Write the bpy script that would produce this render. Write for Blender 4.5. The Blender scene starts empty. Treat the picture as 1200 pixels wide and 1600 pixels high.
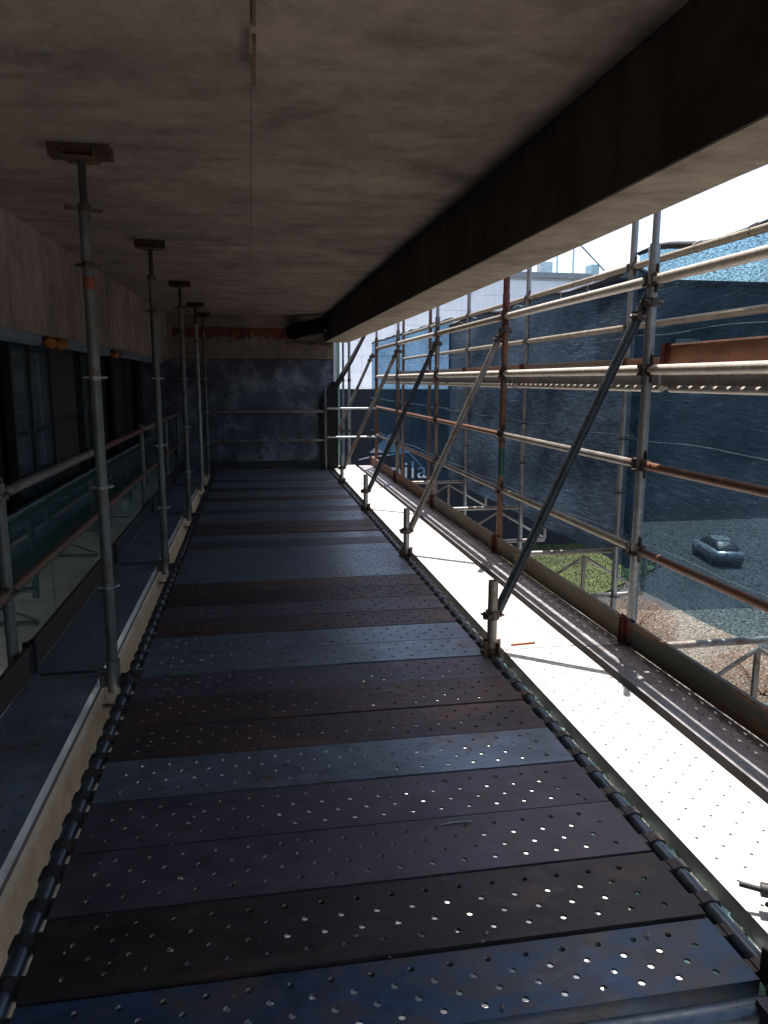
import bpy, bmesh, math, random
from mathutils import Vector, Matrix
random.seed(7)
S = bpy.context.scene
C = S.collection
PI = math.pi

# ------------------------------------------------------------------ camera
cam_d = bpy.data.cameras.new('camera')
cam = bpy.data.objects.new('camera', cam_d); C.objects.link(cam)
rot = Matrix(((0.98503166, 0.02696787, -0.17025088), (-0.1723454, 0.17192253, -0.96991737), (0.00311336, 0.98474127, 0.17399692)))
cam.matrix_world = Matrix.Translation((0.714, 0, 1.626)) @ rot.to_4x4()
cam_d.sensor_fit = 'HORIZONTAL'; cam_d.sensor_width = 36; cam_d.lens = 1165 / 1200 * 36
cam_d.clip_start = 0.02; cam_d.clip_end = 2000
S.camera = cam

# ------------------------------------------------------------------ light
SUN = Vector((0.15, 0.27, 1)).normalized()
elev = math.asin(SUN.z); azi = math.atan2(SUN.x, SUN.y)
w = bpy.data.worlds.new('World'); S.world = w; w.use_nodes = True
wn = w.node_tree.nodes; wl = w.node_tree.links
sky = wn.new('ShaderNodeTexSky'); sky.sky_type = 'NISHITA'; sky.sun_disc = False
sky.sun_elevation = elev; sky.sun_rotation = azi
sky.air_density = 1.0; sky.dust_density = 3.0; sky.ozone_density = 1.0
bg = wn['Background']; bg.inputs[1].default_value = 0.15
wl.new(sky.outputs[0], bg.inputs[0])
sd = bpy.data.lights.new('sun', 'SUN'); sd.energy = 5.0; sd.angle = math.radians(0.4); sd.color = (1, 0.95, 0.88)
so = bpy.data.objects.new('sun', sd); C.objects.link(so)
so.rotation_euler = (-SUN).to_track_quat('-Z', 'Y').to_euler()
so.location = (10, 10, 30)
S.view_settings.view_transform = 'Standard'; S.view_settings.look = 'None'
S.view_settings.gamma = 1; S.view_settings.use_curve_mapping = False
S.view_settings.exposure = 1.05
S.render.engine = 'CYCLES'
S.cycles.max_bounces = 10; S.cycles.diffuse_bounces = 6; S.cycles.glossy_bounces = 4
S.cycles.transmission_bounces = 6; S.cycles.transparent_max_bounces = 16
S.cycles.caustics_reflective = False; S.cycles.caustics_refractive = False
S.cycles.use_denoising = True
try: S.cycles.denoiser = 'OPENIMAGEDENOISE'
except Exception: pass
S.cycles.sample_clamp_indirect = 6

# ------------------------------------------------------------------ material helpers
def newmat(name):
    m = bpy.data.materials.new(name); m.use_nodes = True
    nt = m.node_tree
    return m, nt, nt.nodes['Principled BSDF']
def coords(nt, kind='Object', scale=(1, 1, 1), vary=True):
    tc = nt.nodes.new('ShaderNodeTexCoord'); mp = nt.nodes.new('ShaderNodeMapping')
    nt.links.new(tc.outputs[kind], mp.inputs[0]); mp.inputs['Scale'].default_value = scale
    if vary:
        oi = nt.nodes.new('ShaderNodeObjectInfo'); mu = nt.nodes.new('ShaderNodeMath'); mu.operation = 'MULTIPLY'
        mu.inputs[1].default_value = 37.0
        nt.links.new(oi.outputs['Random'], mu.inputs[0])
        cb = nt.nodes.new('ShaderNodeCombineXYZ')
        for i in range(3): nt.links.new(mu.outputs[0], cb.inputs[i])
        nt.links.new(cb.outputs[0], mp.inputs['Location'])
    return mp.outputs[0]
def noise(nt, vec, scale, detail=5, rough=0.6, dist=0.0):
    n = nt.nodes.new('ShaderNodeTexNoise'); n.inputs['Scale'].default_value = scale
    n.inputs['Detail'].default_value = detail; n.inputs['Roughness'].default_value = rough
    n.inputs['Distortion'].default_value = dist
    nt.links.new(vec, n.inputs['Vector']); return n.outputs['Fac']
def ramp(nt, fac, stops):
    r = nt.nodes.new('ShaderNodeValToRGB'); el = r.color_ramp.elements
    while len(el) < len(stops): el.new(0.5)
    for e, (p, c) in zip(el, stops):
        e.position = p; e.color = (*c, 1) if len(c) == 3 else c
    nt.links.new(fac, r.inputs[0]); return r.outputs[0]
def g3(v): return (v, v, v)
def mixc(nt, fac, a, b, mode='MIX'):
    m = nt.nodes.new('ShaderNodeMix'); m.data_type = 'RGBA'; m.blend_type = mode
    if isinstance(fac, float): m.inputs[0].default_value = fac
    else: nt.links.new(fac, m.inputs[0])
    for s, v in ((6, a), (7, b)):
        if isinstance(v, tuple): m.inputs[s].default_value = (*v, 1)
        else: nt.links.new(v, m.inputs[s])
    return m.outputs[2]
def bump(nt, bsdf, h, strength=0.2, dist=0.01):
    b = nt.nodes.new('ShaderNodeBump'); b.inputs['Strength'].default_value = strength
    b.inputs['Distance'].default_value = dist
    nt.links.new(h, b.inputs['Height']); nt.links.new(b.outputs[0], bsdf.inputs['Normal'])

def worn(name, base, dark, rust, rust_at=0.62, metal=0.5, rough=0.45, sc=(1, 1, 1), ns=6, bs=0.15):
    """painted or galvanised steel: two tones, rust in patches, scratches"""
    m, nt, b = newmat(name)
    v = coords(nt, scale=sc)
    n1 = noise(nt, v, ns, 6, 0.65); n2 = noise(nt, v, ns * 4.3, 4, 0.7); n3 = noise(nt, v, ns * 0.7, 8, 0.75, 0.6)
    c = ramp(nt, n1, [(0.3, dark), (0.7, base)])
    sp = ramp(nt, n2, [(0.35, g3(0.72)), (0.7, g3(1.15))])
    c = mixc(nt, 0.8, c, sp, 'MULTIPLY')
    rm = ramp(nt, n3, [(rust_at - 0.07, g3(0)), (rust_at + 0.06, g3(1))])
    c = mixc(nt, rm, c, rust)
    if sc[1] == 1.6 or 'plank' in name:
        n4 = noise(nt, coords(nt, scale=(9, 1.2, 1)), 7, 8, 0.85, 1.5)
        c = mixc(nt, ramp(nt, n4, [(0.63, g3(0)), (0.78, g3(0.55))]), c, (0.3, 0.3, 0.31))
    nt.links.new(c, b.inputs['Base Color'])
    mm = ramp(nt, n3, [(rust_at - 0.07, g3(metal)), (rust_at + 0.06, g3(0))])
    nt.links.new(mm, b.inputs['Metallic'])
    rr = ramp(nt, n2, [(0.3, g3(rough - 0.1)), (0.75, g3(min(1, rough + 0.18)))])
    nt.links.new(rr, b.inputs['Roughness'])
    bump(nt, b, n2, bs, 0.003)
    return m
def plain(name, col, rough=0.6, metal=0.0, var=0.25, ns=12, bs=0.1):
    m, nt, b = newmat(name)
    v = coords(nt); n1 = noise(nt, v, ns, 5, 0.6)
    c = ramp(nt, n1, [(0.3, tuple(x * (1 - var) for x in col)), (0.7, tuple(min(1, x * (1 + var)) for x in col))])
    nt.links.new(c, b.inputs['Base Color']); b.inputs['Roughness'].default_value = rough
    b.inputs['Metallic'].default_value = metal
    if bs: bump(nt, b, n1, bs, 0.004)
    return m

RUST = (0.16, 0.06, 0.025)
M = {}
M['galv'] = worn('galvanised_steel', (0.42, 0.43, 0.43), (0.27, 0.28, 0.29), (0.17, 0.1, 0.06), 0.66, 0.6, 0.42, ns=7)
M['tube'] = worn('weathered_tube', (0.36, 0.33, 0.3), (0.19, 0.175, 0.16), (0.15, 0.07, 0.035), 0.57, 0.5, 0.45, ns=7)
M['tube_rust'] = worn('rusty_tube', (0.24, 0.15, 0.11), (0.11, 0.06, 0.04), RUST, 0.5, 0.35, 0.45, ns=8)
M['toe_brown'] = worn('brown_toe_board', (0.07, 0.04, 0.03), (0.04, 0.025, 0.02), (0.13, 0.05, 0.02), 0.6, 0.0, 0.7, sc=(1, 1, 3), ns=3)
M['tube_tan'] = worn('tan_tube', (0.42, 0.37, 0.28), (0.27, 0.23, 0.17), (0.2, 0.12, 0.07), 0.62, 0.35, 0.5, ns=8)
M['tube_pale'] = worn('pale_sunlit_tube', (0.72, 0.66, 0.58), (0.55, 0.48, 0.4), (0.3, 0.2, 0.14), 0.68, 0.15, 0.38, ns=8)  # sunlit look of the upper rails put into a paler base colour
M['brace_dark'] = worn('dark_brace_tube', (0.06, 0.075, 0.09), (0.035, 0.042, 0.05), (0.1, 0.06, 0.04), 0.68, 0.45, 0.32, ns=7)
M['tube_red'] = worn('red_painted_tube', (0.2, 0.045, 0.035), (0.11, 0.03, 0.025), (0.16, 0.12, 0.1), 0.62, 0.1, 0.5, ns=8)
M['tube_blue'] = worn('blue_grey_tube', (0.1, 0.13, 0.165), (0.05, 0.066, 0.085), (0.12, 0.06, 0.04), 0.66, 0.5, 0.35, ns=7)
M['tube_green'] = worn('green_painted_tube', (0.02, 0.12, 0.09), (0.015, 0.07, 0.06), (0.14, 0.09, 0.06), 0.62, 0.1, 0.5, ns=8)
M['prop'] = worn('grey_standard', (0.2, 0.21, 0.2), (0.11, 0.115, 0.11), (0.13, 0.07, 0.04), 0.6, 0.45, 0.45, ns=6)
M['spindle'] = worn('dark_spindle', (0.05, 0.045, 0.045), (0.03, 0.028, 0.028), (0.09, 0.04, 0.02), 0.6, 0.4, 0.5, ns=10)
M['rust'] = worn('rust_steel', (0.17, 0.07, 0.035), (0.08, 0.035, 0.02), (0.06, 0.03, 0.02), 0.6, 0.2, 0.7, ns=12)
M['coupler'] = worn('coupler_steel', (0.13, 0.1, 0.085), (0.06, 0.045, 0.04), (0.12, 0.05, 0.03), 0.58, 0.5, 0.45, ns=16)
M['black'] = plain('blackened_steel', (0.02, 0.02, 0.022), 0.55, 0.2)
M['wood'] = worn('timber', (0.2, 0.12, 0.07), (0.1, 0.055, 0.03), (0.05, 0.03, 0.02), 0.6, 0.0, 0.75, sc=(3, 12, 3), ns=5)
# deck planks
PL = dict(sc=(1, 1.6, 1), metal=0.4, bs=0.2)
M['plank_brown'] = worn('brown_plank', (0.09, 0.06, 0.06), (0.045, 0.035, 0.04), (0.1, 0.04, 0.028), 0.58, ns=3, rough=0.5, **PL)
M['plank_dark'] = worn('dark_plank', (0.05, 0.042, 0.04), (0.025, 0.024, 0.026), (0.07, 0.035, 0.025), 0.62, ns=3, rough=0.5, **PL)
M['plank_plum'] = worn('plum_plank', (0.115, 0.098, 0.125), (0.055, 0.052, 0.07), (0.09, 0.045, 0.035), 0.64, ns=3, rough=0.5, **PL)
M['plank_grey'] = worn('blue_grey_plank', (0.19, 0.24, 0.3), (0.1, 0.128, 0.165), (0.09, 0.055, 0.045), 0.62, ns=3, rough=0.34, **PL)
M['plank_blue'] = worn('blue_plank', (0.05, 0.1, 0.19), (0.03, 0.052, 0.09), (0.06, 0.055, 0.06), 0.54, ns=5, rough=0.45, **PL)
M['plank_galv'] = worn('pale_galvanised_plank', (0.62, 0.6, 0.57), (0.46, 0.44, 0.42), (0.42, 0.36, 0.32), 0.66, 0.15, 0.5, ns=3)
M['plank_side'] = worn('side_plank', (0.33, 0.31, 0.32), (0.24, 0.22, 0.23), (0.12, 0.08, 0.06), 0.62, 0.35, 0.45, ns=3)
M['plank_left'] = worn('left_plank', (0.21, 0.26, 0.31), (0.12, 0.15, 0.185), (0.08, 0.05, 0.04), 0.62, 0.3, 0.45, ns=3)
M['toe_green'] = worn('green_toe_board', (0.06, 0.065, 0.05), (0.035, 0.04, 0.033), (0.2, 0.08, 0.035), 0.56, 0.0, 0.6, sc=(1, 1, 3), ns=2)
M['toe_tan'] = worn('tan_toe_board', (0.2, 0.165, 0.11), (0.11, 0.09, 0.06), (0.2, 0.08, 0.035), 0.6, 0.0, 0.6, sc=(1, 1, 3), ns=2)
M['toe_orange'] = worn('orange_toe_board', (0.33, 0.17, 0.085), (0.2, 0.1, 0.055), (0.13, 0.06, 0.04), 0.6, 0.0, 0.65, sc=(1, 1, 3), ns=3)
M['toe_rust'] = worn('rust_toe_board', (0.24, 0.11, 0.06), (0.16, 0.075, 0.045), (0.1, 0.04, 0.025), 0.56, 0.0, 0.7, sc=(1, 1, 3), ns=4)
M['toe_dark'] = worn('dark_toe_board', (0.035, 0.035, 0.04), (0.02, 0.02, 0.024), (0.11, 0.05, 0.025), 0.62, 0.1, 0.55, sc=(1, 1, 3), ns=3)
M['red_end'] = worn('red_end_plate', (0.2, 0.035, 0.02), (0.09, 0.02, 0.014), (0.05, 0.025, 0.02), 0.58, 0.1, 0.6, ns=10)
M['wood_dark'] = worn('dark_timber', (0.07, 0.035, 0.022), (0.035, 0.02, 0.014), (0.03, 0.02, 0.015), 0.6, 0.0, 0.8, sc=(3, 12, 3), ns=5)
M['orange'] = plain('orange_foam', (0.42, 0.15, 0.025), 0.8, 0, 0.3, 20)
M['mark'] = plain('orange_mark', (0.22, 0.05, 0.025), 0.6)
M['yellow'] = plain('yellow_sticker', (0.5, 0.36, 0.1), 0.6)
M['ink'] = plain('dark_ink', (0.06, 0.045, 0.02), 0.7)
M['cream'] = worn('cream_render', (0.36, 0.32, 0.25), (0.25, 0.22, 0.175), (0.36, 0.3, 0.25), 0.64, 0.0, 0.85, ns=4)
M['bluepaint'] = plain('blue_paint', (0.16, 0.26, 0.34), 0.7, 0, 0.5, 30)
M['duct'] = plain('black_duct', (0.012, 0.012, 0.014), 0.25, 0.3, 0.3, 30)
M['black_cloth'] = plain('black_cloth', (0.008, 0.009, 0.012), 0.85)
M['track'] = worn('aluminium_track', (0.28, 0.36, 0.44), (0.18, 0.24, 0.3), (0.15, 0.17, 0.18), 0.65, 0.4, 0.4, ns=5)
M['frame_black'] = plain('black_frame', (0.008, 0.008, 0.01), 0.5)
M['panel_brown'] = plain('brown_panel', (0.035, 0.022, 0.02), 0.6)
M['white'] = plain('white_cladding', (0.86, 0.88, 0.9), 0.6, 0, 0.06, 2)
M['white_paint'] = plain('white_lettering', (0.7, 0.72, 0.75), 0.6, 0, 0.05, 3)
M['hoarding'] = plain('charcoal_hoarding', (0.012, 0.015, 0.022), 0.8, 0, 0.2, 1.5)
M['dark_wall'] = plain('dark_facade', (0.04, 0.05, 0.06), 0.7, 0, 0.3, 0.4)
M['red'] = plain('red_roof', (0.6, 0.05, 0.03), 0.5)
M['teal'] = plain('teal_metal', (0.5, 0.68, 0.7), 0.5)
M['car_grey'] = plain('silver_paint', (0.16, 0.17, 0.18), 0.35, 0.4, 0.05, 3, 0)
M['rock_line'] = plain('brown_stick', (0.35, 0.1, 0.03), 0.7)

def concrete(name, a, b_, c_, stripes=None, bs=0.25):
    m, nt, b = newmat(name)
    v = coords(nt, vary=False)
    n1 = noise(nt, v, 0.9, 8, 0.65, 0.4); n2 = noise(nt, v, 7, 6, 0.7); n3 = noise(nt, v, 60, 3, 0.6)
    c = ramp(nt, n1, [(0.25, b_), (0.5, a), (0.75, c_)])
    c = mixc(nt, 0.75, c, ramp(nt, n2, [(0.3, g3(0.68)), (0.55, g3(1)), (0.8, g3(1.12))]), 'MULTIPLY')
    if stripes:
        vs = coords(nt, scale=stripes, vary=False)
        n4 = noise(nt, vs, 3.0, 7, 0.7, 0.15)
        c = mixc(nt, 0.9, c, ramp(nt, n4, [(0.28, g3(0.5)), (0.5, g3(0.95)), (0.75, g3(1.15))]), 'MULTIPLY')
    c = mixc(nt, 0.5, c, ramp(nt, n3, [(0.25, g3(0.8)), (0.6, g3(1.05))]), 'MULTIPLY')
    nt.links.new(c, b.inputs['Base Color']); b.inputs['Roughness'].default_value = 0.85
    n5 = noise(nt, coords(nt, scale=(1.5, .6, 1), vary=False), 2.2, 9, 0.8, 2.5)
    c = mixc(nt, ramp(nt, n5, [(0.6, g3(0)), (0.72, g3(0.3))]), c, tuple(min(.9, x * 2.1) for x in c_))
    n6 = noise(nt, v, 1.9, 7, 0.75, 1.0)
    c = mixc(nt, 0.8, c, ramp(nt, n6, [(0.32, g3(0.6)), (0.5, g3(1.0)), (0.7, g3(1.2))]), 'MULTIPLY')
    nt.links.new(c, b.inputs['Base Color'])
    ad = nt.nodes.new('ShaderNodeMath'); ad.operation = 'ADD'
    nt.links.new(n2, ad.inputs[0]); nt.links.new(n3, ad.inputs[1])
    bump(nt, b, ad.outputs[0], bs, 0.006)
    return m
M['ceil'] = concrete('formed_concrete', (0.29, 0.228, 0.19), (0.155, 0.124, 0.106), (0.4, 0.32, 0.26), (0.5, 1.3, 1))
M['conc_wall'] = concrete('stained_concrete', (0.37, 0.295, 0.255), (0.17, 0.135, 0.118), (0.46, 0.38, 0.33), (1, 2.2, 0.12))
M['conc_end'] = concrete('rendered_concrete', (0.29, 0.235, 0.195), (0.18, 0.145, 0.125), (0.36, 0.29, 0.24), (0.3, 1, 3))
M['conc_beam'] = concrete('beam_concrete', (0.44, 0.36, 0.28), (0.3, 0.24, 0.19), (0.52, 0.43, 0.34), (1, 1.8, 0.1))
M['conc_shade'] = concrete('shade_dark_concrete', (0.1, 0.085, 0.062), (0.03, 0.025, 0.021), (0.19, 0.16, 0.115), (1, 1.8, 0.1))  # deep shade of the beam's inner face put into a darker base colour
M['pave'] = concrete('pale_paving', (0.72, 0.7, 0.66), (0.6, 0.58, 0.55), (0.76, 0.74, 0.7))
M['slab'] = plain('asphalt', (0.018, 0.02, 0.023), 0.95, 0, 0.15, 60, 0)
M['brick'] = worn('orange_brick', (0.26, 0.06, 0.03), (0.13, 0.04, 0.025), (0.38, 0.27, 0.2), 0.68, 0.0, 0.85, ns=9)
def slate():
    m, nt, b = newmat('dark_slate_panel'); v = coords(nt, vary=False)
    n = noise(nt, v, 1.7, 9, 0.72, 0.3); n2 = noise(nt, v, 9, 6, 0.7)
    c = ramp(nt, n, [(0.32, (0.016, 0.023, 0.038)), (0.5, (0.065, 0.085, 0.125)), (0.64, (0.24, 0.28, 0.34))])
    c = mixc(nt, 0.7, c, ramp(nt, n2, [(0.3, g3(0.6)), (0.7, g3(1.3))]), 'MULTIPLY')
    nt.links.new(c, b.inputs['Base Color']); b.inputs['Roughness'].default_value = 0.5
    return m
M['slate'] = slate()
def gravel(name, a, b_, c_):
    m, nt, b = newmat(name); v = coords(nt, vary=False)
    vo = nt.nodes.new('ShaderNodeTexVoronoi'); vo.inputs['Scale'].default_value = 14; nt.links.new(v, vo.inputs['Vector'])
    n = noise(nt, v, 0.5, 6, 0.6); n2 = noise(nt, v, 20, 4, 0.8)
    c = ramp(nt, n2, [(0.35, b_), (0.5, a), (0.65, c_)])
    c = mixc(nt, 0.8, c, ramp(nt, vo.outputs['Distance'], [(0.0, g3(1.1)), (0.6, g3(0.35))]), 'MULTIPLY')
    c = mixc(nt, 0.7, c, ramp(nt, n, [(0.35, (0.55, 0.45, 0.3)), (0.6, g3(1))]), 'MULTIPLY')
    nt.links.new(c, b.inputs['Base Color']); b.inputs['Roughness'].default_value = 0.9
    bump(nt, b, vo.outputs['Distance'], 0.8, 0.05)
    return m
M['gravel'] = gravel('gravel', (0.15, 0.135, 0.11), (0.03, 0.024, 0.018), (0.4, 0.38, 0.34))
M['grass_mat'] = plain('grass_green', (0.028, 0.042, 0.006), 0.95, 0, 0.5, 2)
def glass(name, tint, mirror, rough=0.02, trans=0.5, haze=0.25):
    m = bpy.data.materials.new(name); m.use_nodes = True; nt = m.node_tree
    for n in list(nt.nodes):
        if n.type != 'OUTPUT_MATERIAL': nt.nodes.remove(n)
    out = [n for n in nt.nodes if n.type == 'OUTPUT_MATERIAL'][0]
    tr = nt.nodes.new('ShaderNodeBsdfTransparent'); tr.inputs[0].default_value = (*tint, 1)
    df = nt.nodes.new('ShaderNodeBsdfDiffuse'); df.inputs[0].default_value = (tint[0] * haze, tint[1] * haze, tint[2] * haze, 1)
    gl = nt.nodes.new('ShaderNodeBsdfGlossy'); gl.inputs['Roughness'].default_value = rough
    gl.inputs[0].default_value = (0.85, 0.95, 0.95, 1)
    mx = nt.nodes.new('ShaderNodeMixShader'); mx.inputs[0].default_value = trans
    nt.links.new(df.outputs[0], mx.inputs[1]); nt.links.new(tr.outputs[0], mx.inputs[2])
    lw = nt.nodes.new('ShaderNodeLayerWeight'); lw.inputs[0].default_value = 0.35
    mr = nt.nodes.new('ShaderNodeMapRange'); mr.inputs[3].default_value = mirror; mr.inputs[4].default_value = 0.9
    nt.links.new(lw.outputs['Fresnel'], mr.inputs[0])
    m2 = nt.nodes.new('ShaderNodeMixShader')
    nt.links.new(mr.outputs[0], m2.inputs[0]); nt.links.new(mx.outputs[0], m2.inputs[1]); nt.links.new(gl.outputs[0], m2.inputs[2])
    nt.links.new(m2.outputs[0], out.inputs[0])
    return m
M['glass_win'] = glass('window_glass', (0.35, 0.5, 0.6), 0.12, 0.04, 0.5, 0.45)
M['glass_bal'] = glass('balustrade_glass', (0.22, 0.44, 0.44), 0.12, 0.03, 0.4, 0.35)
M['glass_green'] = glass('green_glass', (0.7, 0.92, 0.86), 0.12, 0.05, 0.85)
def netting(name, col, t_lo, t_hi, sc=22, translu=0.5, tint=(.66, .88, 1)):
    m = bpy.data.materials.new(name); m.use_nodes = True; nt = m.node_tree
    for n in list(nt.nodes):
        if n.type != 'OUTPUT_MATERIAL': nt.nodes.remove(n)
    out = [n for n in nt.nodes if n.type == 'OUTPUT_MATERIAL'][0]
    v = coords(nt, scale=(1, .6, 3), vary=False)
    n1 = noise(nt, v, sc, 3, 0.8); n2 = noise(nt, coords(nt, scale=(1, .35, 1.5), vary=False), 1.4, 5, 0.6, 0.5)
    fac = ramp(nt, n1, [(0.38, g3(t_lo)), (0.62, g3(t_hi))])
    fac = mixc(nt, 0.6, fac, ramp(nt, n2, [(0.3, g3(0.55)), (0.7, g3(1.3))]), 'MULTIPLY')
    df = nt.nodes.new('ShaderNodeBsdfDiffuse'); tl = nt.nodes.new('ShaderNodeBsdfTranslucent')
    cc = ramp(nt, n2, [(0.3, tuple(x * .6 for x in col)), (0.7, tuple(min(1, x * 1.5) for x in col))])
    n3 = noise(nt, coords(nt, scale=(1, .5, 9), vary=False), 9, 6, 0.85, 0.3)
    cc = mixc(nt, 1.0, cc, ramp(nt, n3, [(0.4, g3(0.5)), (0.54, g3(1)), (0.66, g3(3.0))]), 'MULTIPLY')
    nt.links.new(cc, df.inputs[0]); nt.links.new(cc, tl.inputs[0])
    a = nt.nodes.new('ShaderNodeMixShader'); a.inputs[0].default_value = translu
    nt.links.new(df.outputs[0], a.inputs[1]); nt.links.new(tl.outputs[0], a.inputs[2])
    tr = nt.nodes.new('ShaderNodeBsdfTransparent'); tr.inputs[0].default_value = (*tint, 1)
    b = nt.nodes.new('ShaderNodeMixShader'); nt.links.new(fac, b.inputs[0])
    nt.links.new(a.outputs[0], b.inputs[1]); nt.links.new(tr.outputs[0], b.inputs[2])
    nt.links.new(b.outputs[0], out.inputs[0])
    return m
M['net_thin'] = netting('thin_blue_netting', (0.03, 0.045, 0.06), 0.02, 0.85, 60, tint=(.55, .84, 1))
M['net_dense'] = netting('dense_navy_netting', (0.042, 0.058, 0.08), 0.0, 0.1, 48)
M['net_far'] = netting('pale_blue_netting', (0.02, 0.035, 0.05), 0.2, 0.75, 26, tint=(.45, .74, 1))
M['net_fold'] = plain('folded_netting', (0.035, 0.035, 0.05), 0.9)

# ------------------------------------------------------------------ mesh helpers
class MB:
    def __init__(s): s.v = []; s.f = []; s.sm = []
    def add(s, vs, fs, smooth=False):
        o = len(s.v); s.v += [tuple(v) for v in vs]
        for f in fs: s.f.append(tuple(i + o for i in f)); s.sm.append(smooth)
        return s
    def box(s, x0, x1, y0, y1, z0, z1, mat=None):
        vs = [(x, y, z) for z in (z0, z1) for y in (y0, y1) for x in (x0, x1)]
        if mat: vs = [mat @ Vector(v) for v in vs]
        return s.add(vs, [(0, 2, 3, 1), (4, 5, 7, 6), (0, 1, 5, 4), (2, 6, 7, 3), (0, 4, 6, 2), (1, 3, 7, 5)])
    def tube(s, p0, p1, r, n=14, r1=None, caps=True, hollow=0):
        p0 = Vector(p0); p1 = Vector(p1); d = (p1 - p0).normalized()
        a = d.orthogonal().normalized(); b = d.cross(a); r1 = r if r1 is None else r1
        vs = []
        for p, rr in ((p0, r), (p1, r1)):
            for i in range(n):
                t = 2 * PI * i / n; vs.append(p + (a * math.cos(t) + b * math.sin(t)) * rr)
        s.add(vs, [(i, (i + 1) % n, n + (i + 1) % n, n + i) for i in range(n)], True)
        if hollow:
            vi = []
            for p, rr in ((p0, hollow), (p1, hollow)):
                for i in range(n):
                    t = 2 * PI * i / n; vi.append(p + (a * math.cos(t) + b * math.sin(t)) * rr)
            s.add(vi, [(i, n + i, n + (i + 1) % n, (i + 1) % n) for i in range(n)], True)
            for k in (0, 1):
                ring = vs[k * n:k * n + n] + vi[k * n:k * n + n]
                fs = [((i + 1) % n, i, n + i, n + (i + 1) % n) for i in range(n)]
                if k: fs = [tuple(reversed(f)) for f in fs]
                s.add(ring, fs)
        elif caps:
            s.add(vs[:n], [tuple(reversed(range(n)))]); s.add(vs[n:], [tuple(range(n))])
        return s
    def path(s, pts, r, n=8):
        pts = [Vector(p) for p in pts]; vs = []; ref = None
        for i, p in enumerate(pts):
            d = (pts[min(i + 1, len(pts) - 1)] - pts[max(i - 1, 0)]).normalized()
            if ref is None: ref = d.orthogonal().normalized()
            ref = (ref - d * ref.dot(d)).normalized(); b = d.cross(ref)
            rr = r[i] if isinstance(r, (list, tuple)) else r
            for k in range(n):
                t = 2 * PI * k / n; vs.append(p + (ref * math.cos(t) + b * math.sin(t)) * rr)
        fs = [(i * n + k, i * n + (k + 1) % n, (i + 1) * n + (k + 1) % n, (i + 1) * n + k) for i in range(len(pts) - 1) for k in range(n)]
        s.add(vs, fs, True); s.add(vs[:n], [tuple(reversed(range(n)))]); s.add(vs[-n:], [tuple(range(n))])
        return s
    def prism(s, poly, axis, a0, a1):
        n = len(poly); vs = []
        for a in (a0, a1):
            for (u, v) in poly:
                vs.append({'x': (a, u, v), 'y': (u, a, v), 'z': (u, v, a)}[axis])
        return s.add(vs, [tuple(range(n)), tuple(reversed(range(n, 2 * n)))] + [(i, n + i, n + (i + 1) % n, (i + 1) % n) for i in range(n)])
    def mesh(s, name, m, recalc=True):
        me = bpy.data.meshes.new(name); me.from_pydata(s.v, [], s.f)
        me.polygons.foreach_set('use_smooth', s.sm)
        if recalc:
            bm = bmesh.new(); bm.from_mesh(me); bmesh.ops.recalc_face_normals(bm, faces=bm.faces); bm.to_mesh(me); bm.free()
        if m: me.materials.append(M[m])
        me.update(); return me
def ob(name, me, parent=None, loc=None, rot=None):
    o = bpy.data.objects.new(name, me); C.objects.link(o)
    if parent: o.parent = parent
    if loc is not None: o.location = loc
    if rot is not None: o.rotation_euler = rot
    return o
def part(name, mb, m, parent): return ob(name, mb.mesh(name, m), parent)
def thing(name, label, cat, loc=(0, 0, 0), rz=0, group=None):
    o = ob(name, None, None, loc, (0, 0, rz)); tag(o, label, cat, group); o.empty_display_size = 0.1; return o
def tag(o, label, cat, group=None):
    o['label'] = label; o['category'] = cat
    if group: o['group'] = group
    return o
def structure(name, mb, m, label=None):
    o = ob(name, mb.mesh(name, m)); o['kind'] = 'structure'
    if label: o['label'] = label
    return o
ORD = ['nearest', 'second', 'third', 'fourth', 'fifth', 'sixth', 'seventh', 'eighth']
def copy_tree(root):
    c = root.copy(); C.objects.link(c)
    for ch in root.children:
        d = ch.copy(); C.objects.link(d); d.parent = c
        for g in ch.children:
            e = g.copy(); C.objects.link(e); e.parent = d
    return c

B = 2.57
YB = [4.135 + B * i for i in range(-1, 5)]     # bay lines: 1.565 4.135 6.705 9.275 11.845 14.415
GZ = -3.8
GL = -9.2                                       # street level beyond the terrace
YE = 13.85                                     # face of the end wall

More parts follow.
